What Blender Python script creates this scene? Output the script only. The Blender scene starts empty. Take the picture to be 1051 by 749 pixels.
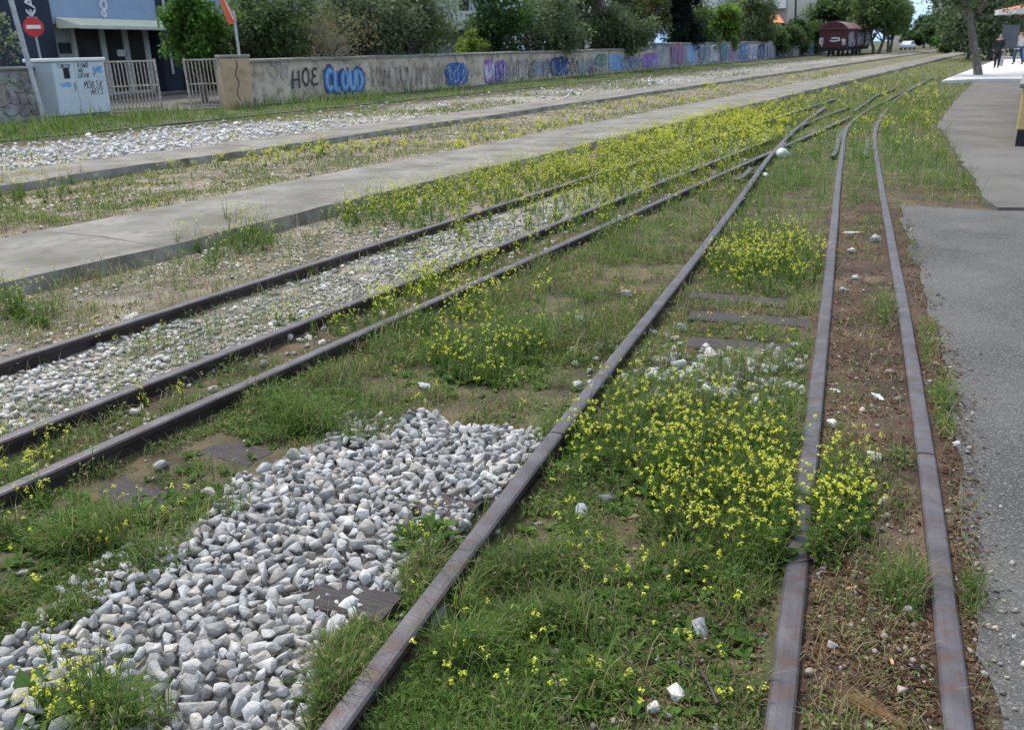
import bpy, bmesh, math, random
import numpy as np
from mathutils import Vector, Matrix
rng = np.random.default_rng(11); random.seed(11)
S = bpy.context.scene; COL = S.collection
R = math.radians

# ------------------------------------------------------------------ camera
FPX, PIT, ROL, CH = 906.415, .343005, -.0232279, 1.62
CW, CHT = 1051.0, 749.0
cr, sr = math.cos(ROL), math.sin(ROL); cp, sp = math.cos(PIT), math.sin(PIT)
RIGHT = np.array([cr, sr*sp, sr*cp]); UP = np.array([-sr, cr*sp, cr*cp]); FWD = np.array([0, cp, -sp])
def ray(px, py):
    return np.multiply.outer((np.asarray(px, float)-525.5)/FPX, RIGHT) - np.multiply.outer((np.asarray(py, float)-374.5)/FPX, UP) + FWD
def g(px, py, z=0.0):
    d = ray(px, py); t = (z-CH)/d[..., 2]
    return d[..., 0]*t, d[..., 1]*t
def gv(px, py, z=0.0):
    x, y = g(px, py, z); return Vector((float(x), float(y), z))
def pt(px, py, D):
    d = ray(px, py); t = D/math.hypot(d[0], d[1])
    return Vector((d[0]*t, d[1]*t, CH+d[2]*t))
def polar(px, D, z=0.0, py=55):
    p = pt(px, py, D); return Vector((p.x, p.y, z))
def proj(x, y, z):
    q = np.stack([np.asarray(x, float), np.asarray(y, float), np.asarray(z, float)-CH], -1)
    w = q@FWD; w = np.where(np.abs(w) < 1e-6, 1e-6, w)
    return 525.5+FPX*(q@RIGHT)/w, 374.5-FPX*(q@UP)/w, w
cam = bpy.data.cameras.new('camera'); co = bpy.data.objects.new('camera', cam); COL.objects.link(co)
m = Matrix(((RIGHT[0], UP[0], -FWD[0], 0), (RIGHT[1], UP[1], -FWD[1], 0), (RIGHT[2], UP[2], -FWD[2], CH), (0, 0, 0, 1)))
co.matrix_world = m
cam.sensor_fit = 'HORIZONTAL'; cam.sensor_width = 36; cam.lens = FPX/CW*36; cam.clip_start = .05; cam.clip_end = 4000
S.camera = co

# ------------------------------------------------------------------ light
W = bpy.data.worlds.new('World'); S.world = W; W.use_nodes = True
nt = W.node_tree; N = nt.nodes; L = nt.links
SUN_EL, SUN_AZ = R(58), R(-38)          # azimuth from +Y towards +X
bg = N['Background']; sky = N.new('ShaderNodeTexSky'); sky.sky_type = 'NISHITA'; sky.sun_disc = False
sky.sun_elevation = SUN_EL; sky.sun_rotation = SUN_AZ; sky.air_density = 1.2; sky.dust_density = 1.5
tc = N.new('ShaderNodeTexCoord'); mp = N.new('ShaderNodeMapping'); mp.inputs['Scale'].default_value = (1, 1, 2.6)
nz = N.new('ShaderNodeTexNoise'); nz.inputs['Scale'].default_value = 3.2; nz.inputs['Detail'].default_value = 7
rp = N.new('ShaderNodeValToRGB'); rp.color_ramp.elements[0].position = .47; rp.color_ramp.elements[1].position = .66
mx = N.new('ShaderNodeMixRGB'); mx.inputs['Color2'].default_value = (9.5, 9.8, 10.2, 1)
L.new(tc.outputs['Generated'], mp.inputs['Vector']); L.new(mp.outputs[0], nz.inputs['Vector']); L.new(nz.outputs['Fac'], rp.inputs['Fac'])
cm = N.new('ShaderNodeMath'); cm.operation = 'MULTIPLY'; cs_ = N.new('ShaderNodeSeparateXYZ'); ce = N.new('ShaderNodeMapRange'); ce.inputs['From Min'].default_value = .04; ce.inputs['From Max'].default_value = .30; ce.inputs['To Min'].default_value = .12; L.new(tc.outputs['Generated'], cs_.inputs[0]); L.new(cs_.outputs['Z'], ce.inputs['Value']); L.new(rp.outputs['Color'], cm.inputs[0]); L.new(ce.outputs[0], cm.inputs[1]); L.new(cm.outputs[0], mx.inputs['Fac']); sx = N.new('ShaderNodeSeparateXYZ'); L.new(tc.outputs['Generated'], sx.inputs[0]); er = N.new('ShaderNodeValToRGB'); er.color_ramp.elements[0].position = .0; er.color_ramp.elements[1].position = .38; er.color_ramp.elements[0].color = (.88, .88, .88, 1); er.color_ramp.elements[1].color = (0, 0, 0, 1); L.new(sx.outputs['Z'], er.inputs['Fac'])
blu = N.new('ShaderNodeMixRGB'); blu.inputs['Color2'].default_value = (2.1, 3.7, 6.2, 1); L.new(er.outputs['Color'], blu.inputs['Fac']); L.new(sky.outputs[0], blu.inputs['Color1']); L.new(blu.outputs[0], mx.inputs['Color1']); L.new(mx.outputs[0], bg.inputs['Color'])
bg.inputs['Strength'].default_value = .15
sl = bpy.data.lights.new('sun', 'SUN'); sl.energy = 2.3; sl.angle = R(8); sl.color = (1, .95, .87)
so = bpy.data.objects.new('sun', sl); COL.objects.link(so); so.location = (0, 0, 30)
sd = Vector((math.sin(SUN_AZ)*math.cos(SUN_EL), math.cos(SUN_AZ)*math.cos(SUN_EL), math.sin(SUN_EL)))
so.rotation_euler = sd.to_track_quat('Z', 'Y').to_euler()
S.view_settings.view_transform = 'Standard'; S.view_settings.look = 'None'; S.view_settings.exposure = 0.56; S.view_settings.gamma = 1
S.view_settings.use_curve_mapping = False
S.render.engine = 'CYCLES'; S.cycles.use_denoising = True
S.cycles.max_bounces = 6; S.cycles.diffuse_bounces = 3; S.cycles.glossy_bounces = 2; S.cycles.transmission_bounces = 4; S.cycles.transparent_max_bounces = 4

# ------------------------------------------------------------------ materials
MATS = {}
def mat(name, c1, c2=None, scale=6, rough=.8, bump=0, bscale=40, attr=False, c3=None, s3=60, f3=.5, metal=0, spec=.3, stretch=None, leaf=0, p=(.35, .65)):
    if name in MATS: return MATS[name]
    mt = bpy.data.materials.new(name); mt.use_nodes = True; MATS[name] = mt
    n = mt.node_tree.nodes; l = mt.node_tree.links; b = n['Principled BSDF']
    b.inputs['Roughness'].default_value = rough; b.inputs['Metallic'].default_value = metal
    b.inputs['Specular IOR Level'].default_value = spec
    tc = n.new('ShaderNodeTexCoord'); vec = tc.outputs['Object']
    if stretch:
        mp = n.new('ShaderNodeMapping'); mp.inputs['Scale'].default_value = stretch; l.new(vec, mp.inputs['Vector']); vec = mp.outputs[0]
    c2 = c2 or c1
    nz = n.new('ShaderNodeTexNoise'); nz.inputs['Scale'].default_value = scale; nz.inputs['Detail'].default_value = 6; l.new(vec, nz.inputs['Vector'])
    rp = n.new('ShaderNodeValToRGB'); e = rp.color_ramp.elements
    e[0].position, e[1].position = p; e[0].color = (*c1, 1); e[1].color = (*c2, 1)
    l.new(nz.outputs['Fac'], rp.inputs['Fac']); out = rp.outputs['Color']
    if c3:
        n3 = n.new('ShaderNodeTexNoise'); n3.inputs['Scale'].default_value = s3; n3.inputs['Detail'].default_value = 4; l.new(vec, n3.inputs['Vector'])
        r3 = n.new('ShaderNodeValToRGB'); r3.color_ramp.elements[0].position = .5; r3.color_ramp.elements[1].position = .68
        r3.color_ramp.elements[1].color = (f3, f3, f3, 1); l.new(n3.outputs['Fac'], r3.inputs['Fac'])
        m3 = n.new('ShaderNodeMixRGB'); m3.inputs['Color2'].default_value = (*c3, 1); l.new(r3.outputs['Color'], m3.inputs['Fac']); l.new(out, m3.inputs['Color1']); out = m3.outputs[0]
    if attr:
        a = n.new('ShaderNodeAttribute'); a.attribute_name = 'Col'
        mm = n.new('ShaderNodeMixRGB'); mm.blend_type = 'MULTIPLY'; mm.inputs['Fac'].default_value = 1; l.new(a.outputs['Color'], mm.inputs['Color1']); l.new(out, mm.inputs['Color2']); out = mm.outputs[0]
    l.new(out, b.inputs['Base Color'])
    if bump:
        bn = n.new('ShaderNodeTexNoise'); bn.inputs['Scale'].default_value = bscale; bn.inputs['Detail'].default_value = 6; l.new(vec, bn.inputs['Vector'])
        bp = n.new('ShaderNodeBump'); bp.inputs['Strength'].default_value = min(1, bump); bp.inputs['Distance'].default_value = .01*max(1, bump); l.new(bn.outputs['Fac'], bp.inputs['Height']); l.new(bp.outputs[0], b.inputs['Normal'])
    if leaf:
        t = n.new('ShaderNodeBsdfTranslucent'); l.new(out, t.inputs['Color']); ms = n.new('ShaderNodeMixShader'); ms.inputs['Fac'].default_value = leaf
        l.new(b.outputs[0], ms.inputs[1]); l.new(t.outputs[0], ms.inputs[2]); l.new(ms.outputs[0], n['Material Output'].inputs['Surface'])
    return mt
W1 = (1, 1, 1)
M_ground = mat('earth', (.55, .55, .55), (1.25, 1.2, 1.15), 5, .95, 1.6, 45, attr=True, c3=(.42, .37, .30), s3=85, f3=.45)
M_stone = mat('crushed stone', (.74, .74, .75), (1.12, 1.12, 1.10), 28, .85, .6, 90, attr=True)
M_grass = mat('grass blades', (.85, .85, .85), (1.2, 1.2, 1.1), 3, .6, attr=True, leaf=.45, spec=.2)
M_petal = mat('yellow petals', (.9, .9, .9), (1.05, 1.05, 1.05), 9, .5, attr=True, leaf=.3, spec=.1)
M_leaf = mat('tree leaves', (.9, .9, .9), (1.35, 1.35, 1.25), 1.2, .6, attr=True, leaf=.45, spec=.25)
M_bark = mat('bark', (.10, .085, .07), (.20, .175, .15), 7, .95, 1, 30, stretch=(3, 3, .6))
M_rail = mat('rusted rail steel', (.04, .03, .03), (.07, .056, .056), 5, .6, .25, 60, c3=(.075, .042, .028), s3=14, f3=.6, metal=.3, spec=.3)
M_railtop = mat('worn rail head', (.068, .060, .064), (.115, .106, .114), 7, .5, .2, 70, c3=(.095, .055, .038), s3=16, f3=.8, metal=.3, spec=.4)
M_sleeper = mat('old timber', (.05, .042, .042), (.085, .074, .072), 9, .9, .8, 25, stretch=(1, 9, 1))
M_conc = mat('weathered concrete', (.145, .132, .108), (.25, .235, .205), 1.7, .92, .7, 60, c3=(.135, .118, .088), s3=7, f3=.6)
M_concedge = mat('mossy concrete edge', (.13, .125, .10), (.28, .265, .235), 3.5, .95, .8, 30)
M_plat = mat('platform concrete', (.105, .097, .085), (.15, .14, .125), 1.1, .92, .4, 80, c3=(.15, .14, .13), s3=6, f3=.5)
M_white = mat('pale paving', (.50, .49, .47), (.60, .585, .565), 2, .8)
M_steel = mat('galvanised steel', (.33, .34, .35), (.48, .49, .50), 5, .5, metal=.4)
M_iron = mat('painted gate iron', (.30, .27, .23), (.50, .47, .42), 9, .7, c3=(.22, .11, .06), s3=16, f3=.7)
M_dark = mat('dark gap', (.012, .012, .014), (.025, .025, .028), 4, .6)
M_glass = mat('dark window glass', (.02, .024, .03), (.05, .055, .065), 1.5, .3, spec=.3)
M_black = mat('black spray paint', (.025, .025, .03), (.06, .06, .065), 5, .6)

# ------------------------------------------------------------------ object helpers
def tag(o, label=None, cat=None, group=None, kind=None):
    if label: o['label'] = label
    if cat: o['category'] = cat
    if group: o['group'] = group
    if kind: o['kind'] = kind
    return o
def empty(name, loc, rz=0):
    o = bpy.data.objects.new(name, None); COL.objects.link(o); o.location = loc; o.rotation_euler = (0, 0, rz); o.empty_display_size = .2
    return o
def link(name, me, parent=None, loc=None, rz=None):
    o = bpy.data.objects.new(name, me); COL.objects.link(o)
    if parent is not None: o.parent = parent
    if loc is not None: o.location = loc
    if rz is not None: o.rotation_euler = (0, 0, rz)
    return o
def npmesh(name, V, T, mt, C=None, parent=None, smooth=False, loc=None):
    """V (n,3), T triangles (m,3), C per-vertex colours (n,3)."""
    me = bpy.data.meshes.new(name); V = np.asarray(V, np.float32); T = np.asarray(T, np.int32)
    if loc is not None: V = V-np.asarray(loc, np.float32)
    me.vertices.add(len(V)); me.vertices.foreach_set('co', V.ravel())
    me.loops.add(T.size); me.loops.foreach_set('vertex_index', T.ravel())
    me.polygons.add(len(T)); me.polygons.foreach_set('loop_start', np.arange(0, T.size, 3, dtype=np.int32)); me.polygons.foreach_set('loop_total', np.full(len(T), 3, np.int32))
    if smooth: me.polygons.foreach_set('use_smooth', np.ones(len(T), bool))
    if C is not None:
        a = me.color_attributes.new('Col', 'FLOAT_COLOR', 'POINT'); cc = np.ones((len(V), 4), np.float32); cc[:, :3] = C; a.data.foreach_set('color', cc.ravel())
    me.update(calc_edges=True); me.materials.append(mt)
    return link(name, me, parent, loc)
class MB:
    def __init__(s): s.v = []; s.f = []
    def add(s, V, F):
        o = len(s.v); s.v += [tuple(map(float, p)) for p in V]; s.f += [tuple(i+o for i in f) for f in F]; return s
    def box(s, x0, x1, y0, y1, z0, z1):
        return s.add([(x0, y0, z0), (x1, y0, z0), (x1, y1, z0), (x0, y1, z0), (x0, y0, z1), (x1, y0, z1), (x1, y1, z1), (x0, y1, z1)],
                     [(0, 3, 2, 1), (4, 5, 6, 7), (0, 1, 5, 4), (1, 2, 6, 5), (2, 3, 7, 6), (3, 0, 4, 7)])
    def tube(s, pts, rad, n=8, cap=True):
        pts = [Vector(p) for p in pts]
        if not hasattr(rad, '__len__'): rad = [rad]*len(pts)
        V = []; F = []
        for i, p in enumerate(pts):
            d = (pts[min(i+1, len(pts)-1)]-pts[max(i-1, 0)]).normalized()
            a = d.cross(Vector((0, 0, 1)) if abs(d.z) < .9 else Vector((1, 0, 0))).normalized(); b = d.cross(a)
            for k in range(n):
                w = 2*math.pi*k/n; V.append(p+(a*math.cos(w)+b*math.sin(w))*rad[i])
        for i in range(len(pts)-1):
            for k in range(n):
                F.append((i*n+k, i*n+(k+1) % n, (i+1)*n+(k+1) % n, (i+1)*n+k))
        if cap: F += [tuple(range(n-1, -1, -1)), tuple(range((len(pts)-1)*n, len(pts)*n))]
        return s.add(V, F)
    def disc(s, c, nrm, r, th, n=24):
        nrm = Vector(nrm).normalized(); return s.tube([Vector(c)-nrm*th/2, Vector(c)+nrm*th/2], r, n)
    def prism(s, poly, z0, z1):
        n = len(poly); V = [(p[0], p[1], z0) for p in poly]+[(p[0], p[1], z1) for p in poly]
        return s.add(V, [tuple(range(n-1, -1, -1)), tuple(range(n, 2*n))]+[(i, (i+1) % n, n+(i+1) % n, n+i) for i in range(n)])
    def build(s, name, mt, parent=None, bevel=0, smooth=False, loc=None, rz=None):
        me = bpy.data.meshes.new(name); me.from_pydata(s.v, [], s.f); me.update()
        bm = bmesh.new(); bm.from_mesh(me)
        if bevel: bmesh.ops.bevel(bm, geom=[e for e in bm.edges if e.is_manifold and e.calc_face_angle(0) > .5], offset=bevel, segments=1, affect='EDGES')
        bmesh.ops.recalc_face_normals(bm, faces=bm.faces); bm.to_mesh(me); bm.free()
        if smooth: me.polygons.foreach_set('use_smooth', np.ones(len(me.polygons), bool))
        me.materials.append(mt)
        return link(name, me, parent, loc, rz)
def text(name, body, mt, size, M, parent=None, extrude=.002, offset=0, shear=0):
    cu = bpy.data.curves.new(name, 'FONT'); cu.body = body; cu.size = size; cu.extrude = extrude; cu.offset = offset; cu.shear = shear; cu.align_x = 'CENTER'; cu.align_y = 'CENTER'
    o = bpy.data.objects.new(name, cu); COL.objects.link(o); me = o.to_mesh().copy(); bpy.data.objects.remove(o)
    me.transform(M); me.materials.clear(); me.materials.append(mt)
    return link(name, me, parent)

# ------------------------------------------------------------------ noise and line helpers
_ng = rng.random((6, 256, 256))
def vnoise(x, y, sc, k=0):
    u = np.asarray(x)/sc+37.3; v = np.asarray(y)/sc+91.7; i = np.floor(u).astype(int); j = np.floor(v).astype(int); fu = u-i; fv = v-j
    fu = fu*fu*(3-2*fu); fv = fv*fv*(3-2*fv); G = _ng[k]
    a = G[i % 256, j % 256]; b = G[(i+1) % 256, j % 256]; c = G[i % 256, (j+1) % 256]; d = G[(i+1) % 256, (j+1) % 256]
    return (a*(1-fu)+b*fu)*(1-fv)+(c*(1-fu)+d*fu)*fv
def sst(x, a, b):
    t = np.clip((x-a)/(b-a), 0, 1); return t*t*(3-2*t)
UX, UY = .4899, .8718                    # direction of the main line
def st(x, y): return UX*x+UY*y, UY*x-UX*y
def xy(s, t): return UX*s+UY*t, UY*s-UX*t
def smooth_line(P, step=.15, it=60):
    P = np.array(P, float); d = np.r_[0, np.cumsum(np.linalg.norm(np.diff(P, axis=0), axis=1))]
    n = max(8, int(d[-1]/step)); q = np.linspace(0, d[-1], n); Q = np.stack([np.interp(q, d, P[:, 0]), np.interp(q, d, P[:, 1])], 1)
    for _ in range(it): Q[1:-1] = .5*Q[1:-1]+.25*(Q[:-2]+Q[2:])
    return Q
RT = .126
def line_st(t, s0, s1): return np.array([xy(s0, t), xy(s1, t)])
TA, TB, TC = -4.53, -3.55, -3.10
D_pts = [(-.62, 1.2), (-.47, 1.62), (-.26, 2.24), (-.04, 2.79), (.15, 3.31), (.51, 4.24), (1.0, 5.44), (1.84, 7.67), (2.64, 9.8), (3.8, 13.0), (4.18, 13.94), (4.97, 15.92), (6.15, 18.7), (7.79, 22.35)]
E_pts = [(.40, 1.1), (.58, 1.63), (.72, 2.02), (.87, 2.4), (1.16, 3.13), (1.52, 4.08), (2.02, 5.44), (2.95, 7.95), (4.0, 10.8), (4.83, 12.96), (6.09, 16.4), (7.24, 18.93), (8.77, 22.0), (9.9, 24.0), (11.66, 27.3), (14.85, 33.2), (18, 39)]
F_pts = [(.80, 1.1), (1.01, 1.62), (1.17, 2.01), (1.34, 2.43), (1.55, 2.96), (1.99, 4.10), (2.5, 5.48), (2.78, 6.22), (3.6, 8.44), (4.95, 12.02), (5.89, 14.54), (6.75, 16.64), (7.8, 19.0), (9.1, 21.8), (10.77, 25.3), (13.13, 29.9), (16.23, 35.6)]
LD, LE, LF = smooth_line(D_pts, it=170), smooth_line(E_pts, it=170), smooth_line(F_pts, it=170)
def xat(Ln, y):
    y = np.asarray(y, float); x = np.interp(y, Ln[:, 1], Ln[:, 0])
    lo = y < Ln[0, 1]; hi = y > Ln[-1, 1]
    x = np.where(lo, Ln[0, 0]+(y-Ln[0, 1])*.38, x); return np.where(hi, Ln[-1, 0]+(y-Ln[-1, 1])*.55, x)
# asphalt and platform outlines on the right
ASZ = .112
as_px = [(1026, 800), (1021.5, 749), (1013.5, 642), (991, 546), (984, 450), (975, 381), (958, 333), (938, 261), (932, 242), (921, 209)]
AS = np.array([[float(a) for a in g(x, y, ASZ)] for x, y in as_px])
pl_px = [(1019.5, 213), (995, 176), (962, 128), (980, 104), (1003, 81)]
PL = np.array([[float(a) for a in g(x, y, .14)] for x, y in pl_px])
def xpave(y):
    y = np.asarray(y, float)
    yy = np.r_[-2, AS[:, 1], AS[-1, 1]+.12, PL[:, 1]+.15]; xx = np.r_[AS[0, 0]-1.6, AS[:, 0], PL[0, 0], PL[:, 0]]
    return np.interp(y, yy, xx)
S2 = (-7.65, -6.03); S1 = (-12.45, -11.1)
TF1, TF2 = -17.7, -18.35                   # far narrow gauge rails
def far_t(s): return -np.clip((s-45)/90, 0, 1)*1.6
# ---- ballast bed near the camera, as an outline on the ground
bal_px = [(-60, 700), (0, 668), (60, 618), (130, 575), (195, 545), (228, 522), (262, 492), (300, 466), (350, 442), (420, 428), (475, 442), (535, 448), (545, 462), (500, 520), (455, 575), (425, 605), (385, 655), (335, 700), (300, 760), (260, 820), (-60, 820)]
BAL = np.array([[float(a) for a in g(x, y, .03)] for x, y in bal_px])
def inpoly(x, y, P):
    x = np.asarray(x); y = np.asarray(y); c = np.zeros(x.shape, bool); n = len(P)
    for i in range(n):
        x0, y0 = P[i]; x1, y1 = P[(i+1) % n]
        if y0 == y1: continue
        k = ((y0 > y) != (y1 > y)) & (x < (x1-x0)*(y-y0)/(y1-y0)+x0); c ^= k
    return c
def blobs(px, py, Ls):
    w = np.zeros(np.shape(px))
    for cx, cy, rx, ry, v in Ls:
        w = np.maximum(w, v*np.exp(-(((px-cx)/rx)**2+((py-cy)/ry)**2)**1.5*.7))
    return w

def zfun(x, y):
    """height of the soil"""
    x = np.asarray(x, float); y = np.asarray(y, float)
    s, t = st(x, y); near = 1-sst(y, 17, 24)
    xe, xd = xat(LE, y), xat(LD, y)
    z = .042+.056*sst(x, xe-.12, xe-.02)*near+.020*sst(x, xd+.02, xd+.3)*(1-sst(x, xe-.12, xe-.02))*near
    z = z+.05*(1-near)*sst(t, -3.6, -2.6)
    z = z+(vnoise(x, y, .35, 0)-.5)*.022+(vnoise(x, y, .09, 1)-.5)*.012
    xp = xpave(y); z = z+(.10-z)*sst(x, xp-.12, xp+.02)*(y < 40)
    # earth drops just below the paved strips' tops; banks slightly against them
    z = np.where((t < -13) & (t > -17), z*.5+.04, z)
    return z

# ------------------------------------------------------------------ ground sheet
def ground():
    th = np.r_[np.linspace(-180, -60, 25)[:-1], np.linspace(-60, 60, 620), np.linspace(60, 180, 25)[1:-1]]*math.pi/180
    rr = np.r_[np.geomspace(.35, 45, 420), np.geomspace(47, 3000, 50)]
    TT, RR = np.meshgrid(th, rr, indexing='ij'); x = (RR*np.sin(TT)).ravel(); y = (RR*np.cos(TT)).ravel()
    z = np.where(RR.ravel() < 140, zfun(x, y), 0)
    nT, nR = TT.shape; i = np.arange(nT*nR).reshape(nT, nR); a = i; b = np.roll(i, -1, 0)
    q = np.stack([a[:, :-1], a[:, 1:], b[:, 1:], b[:, :-1]], -1).reshape(-1, 4)
    T = np.concatenate([q[:, [0, 2, 1]], q[:, [0, 3, 2]]])
    c0 = len(x); V = np.r_[np.stack([x, y, z], 1), [[0, 0, 0.03]]]
    T = np.concatenate([T, np.stack([np.full(nT, c0), b[:, 0], a[:, 0]], 1)])
    # colours of the ground itself, by place
    s, t = st(x, y); n1 = vnoise(x, y, .8, 2); n2 = vnoise(x, y, .25, 3); n3 = vnoise(x, y, 3, 4)
    C = np.tile(np.array([.112, .086, .055]), (len(x), 1)); C = C*(.75+.5*n2[:, None])
    def mixc(w, col):
        nonlocal C
        w = np.clip(w, 0, 1)[:, None]; C = C*(1-w)+np.array(col)*w
    mixc(sst(n1, .45, .7)*.6, (.165, .13, .085))                    # dry patches
    mixc(sst(n3, .5, .75)*.5, (.085, .09, .045))                   # mossy patches
    xe, xf, xp = xat(LE, y), xat(LF, y), xpave(y)
    rust = (x > xe-.1) & (x < xp+.3) & (y < 10.5)
    mixc(rust*(.55+.45*n1), (.082, .050, .036)); mixc(rust*sst(n2, .55, .8)*.6, (.155, .115, .08)); mixc(rust*sst(vnoise(x,y,.12,5),.55,.8)*.5, (.07, .05, .035))
    mixc(((t > TA) & (t < TB) & (s < 17))*(.6+.4*n2), (.33, .315, .285))
    mixc(((t > S2[1]) & (t < TA) & (s < 13))*(.35+.5*n2), (.31, .28, .235))
    mixc(((t > S1[1]) & (t < S2[0]))*(.3+.55*n1), (.31, .27, .21))
    mixc(((t > TF1-1.1) & (t < S1[0])&(s < 130))*sst(t, TF1+.2, TF1+2.6)*(.9-.5*sst(s,16,22)*sst(vnoise(x, y, 2.0, 1), .35, .6)), (.36, .34, .30)); mixc((t < TF1)*.85, (.085, .105, .04)); mixc(((t > TC) & (x < xe))*sst(vnoise(x, y, .5, 5), .2, .6)*.75, (.088, .095, .042)); mixc((x > xe-.1)*(x < xp)*sst(y, 8, 12)*.8, (.10, .11, .045)); mixc(((t>S2[1])&(t<TC))*sst(s,10,16)*.8,(.11,.125,.045))
    mixc(inpoly(x, y, BAL)*1., (.26, .25, .23))
    d = np.hypot(x, y); mixc(sst(d, 28, 60)*.6*(t > -13), (.13, .14, .055))
    C = np.r_[C, [[.15, .11, .08]]]
    o = npmesh('ground', V, T, M_ground, C, smooth=True)
    tag(o, 'uneven brown earth and grit that the rails, weeds and strips lie on', 'ground', kind='structure')
ground()

# ------------------------------------------------------------------ paved surfaces
def strip(name, t0, t1, s0, s1, z1, lab):
    n = int((s1-s0)/.35); ss = np.linspace(s0, s1, n); mb = MB(); cr2 = random.Random(5)
    rows = []
    for i, s_ in enumerate(ss):
        k = np.clip((s_-60)/80, 0, 1)
        e0 = t0+(cr2.random()-.5)*.03; e1 = t1+(cr2.random()-.5)*.05
        bow = -.55*max(0, (8-s_)/8)**2*0
        zz = z1+.008*math.sin(s_*.9)
        x0, y0 = xy(s_, e0+bow); x1, y1 = xy(s_, e1+bow); xm, ym = xy(s_, (e0+e1)/2+bow); x2, y2 = xy(s_, e1+.05+cr2.random()*.03+bow); x3, y3 = xy(s_, e0-.04+bow)
        rows.append([(x3, y3, -.1), (x0, y0, zz), (xm, ym, zz+.012), (x1, y1, zz-.006*cr2.random()), (x2, y2, -.1)])
    top = MB(); edge = MB()
    V = [p for r in rows for p in r]
    Ft = []; Fe = []
    for i in range(n-1):
        a = i*5; b = a+5
        Ft += [(a+1, a+2, b+2, b+1), (a+2, a+3, b+3, b+2)]
        Fe += [(a, a+1, b+1, b), (a+3, a+4, b+4, b+3)]
    o = top.add(V, Ft).build(name, M_conc); edge.add(V, Fe).build('kerb_face', M_concedge, o); jb = MB()
    for i in range(8, n-2, 13):
        a_, b_ = np.array(rows[i]), np.array(rows[i+1]); f0 = cr2.random()*.5; w_ = .035+.03*cr2.random(); P = [a_[k]+(b_[k]-a_[k])*(f0+.08*cr2.random()) for k in (1, 2, 3)]; Q = [a_[k]+(b_[k]-a_[k])*(f0+w_+.08*cr2.random()) for k in (1, 2, 3)]; jb.add([p+np.array([0, 0, .004]) for p in P+Q], [(0, 1, 4, 3), (1, 2, 5, 4)])
    jb.build('joint', M_concedge, o)
    tag(o, lab, 'path', kind='structure')
strip('path', S2[0], S2[1], 2, 165, .165, 'grey concrete strip platform beside the track with the flowering verge')
strip('path', S1[0], S1[1], 4, 150, .15, 'narrow concrete strip further off beside the white gravel')
def sheet(name, outline, z, mt, lab, cat, sub=None):
    bm = bmesh.new(); vs = [bm.verts.new((p[0], p[1], z)) for p in outline]; f = bm.faces.new(vs)
    r = bmesh.ops.extrude_face_region(bm, geom=[f]); 
    for v in r['geom']:
        if isinstance(v, bmesh.types.BMVert): v.co.z -= .14
    bmesh.ops.recalc_face_normals(bm, faces=bm.faces); me = bpy.data.meshes.new(name); bm.to_mesh(me); bm.free(); me.materials.append(mt)
    return tag(link(name, me), lab, cat, kind='structure')
def ragged(P, amp, step=.08):
    P = np.array(P); d = np.r_[0, np.cumsum(np.linalg.norm(np.diff(P, axis=0), axis=1))]; q = np.arange(0, d[-1], step)
    Q = np.stack([np.interp(q, d, P[:, 0]), np.interp(q, d, P[:, 1])], 1)
    Q[:, 0] += (vnoise(q, q*0, .3, 0)-.5)*amp*2+(vnoise(q, q*0+9, .1, 1)-.5)*amp
    return Q
def asphalt_mat():
    mt = mat('worn asphalt', (.075, .073, .068), (.128, .123, .114), 1.3, .95, 1.2, 130, c3=(.25, .24, .225), s3=120, f3=.75)
    n = mt.node_tree.nodes; l = mt.node_tree.links; b = n['Principled BSDF']; src = b.inputs['Base Color'].links[0].from_socket
    tc = n.new('ShaderNodeTexCoord'); nz = n.new('ShaderNodeTexNoise'); nz.inputs['Scale'].default_value = 2; mixv = n.new('ShaderNodeMixRGB'); mixv.inputs['Fac'].default_value = .3
    l.new(tc.outputs['Object'], nz.inputs['Vector']); l.new(tc.outputs['Object'], mixv.inputs['Color1']); l.new(nz.outputs['Color'], mixv.inputs['Color2'])
    vo = n.new('ShaderNodeTexVoronoi'); vo.feature = 'DISTANCE_TO_EDGE'; vo.inputs['Scale'].default_value = .8; l.new(mixv.outputs[0], vo.inputs['Vector'])
    cr_ = n.new('ShaderNodeValToRGB'); cr_.color_ramp.elements[0].position = .002; cr_.color_ramp.elements[1].position = .008; cr_.color_ramp.elements[0].color = (.82, .82, .82, 1); cr_.color_ramp.elements[1].color = (1, 1, 1, 1); l.new(vo.outputs['Distance'], cr_.inputs['Fac'])
    mm = n.new('ShaderNodeMixRGB'); mm.blend_type = 'MULTIPLY'; mm.inputs['Fac'].default_value = .8; l.new(src, mm.inputs['Color1']); l.new(cr_.outputs[0], mm.inputs['Color2']); l.new(mm.outputs[0], b.inputs['Base Color'])
    return mt
E1 = ragged(np.r_[[[AS[0, 0]-1.4, -1.5]], AS], .035)
top_r = [float(a) for a in g(1160, 212, ASZ)]
sheet('pavement', list(E1)+[PL[0], top_r, (6, 2), (5, -1.5)], ASZ, asphalt_mat(), 'worn grey asphalt pavement along the siding rail', 'pavement')
E2 = ragged(PL, .05, .25)
far_l = PL[-1]; r81 = [float(a) for a in g(1120, 83, .14)]
sheet('platform', list(E2)+[far_l, r81, [float(a) for a in g(1200, 130, .14)], [float(a) for a in g(1180, 213.5, .14)]], .14, M_plat, 'shaded concrete station platform beyond the asphalt', 'platform')  # shade over this platform is put into the dark concrete colour
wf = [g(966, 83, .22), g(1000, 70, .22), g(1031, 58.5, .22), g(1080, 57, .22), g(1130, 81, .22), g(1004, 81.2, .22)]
sheet('pavement', [(float(a), float(b)) for a, b in wf], .22, M_white, 'sunlit white paved platform end where the people stand', 'pavement')  # white paving, with the sun on it put into the pale colour
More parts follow.
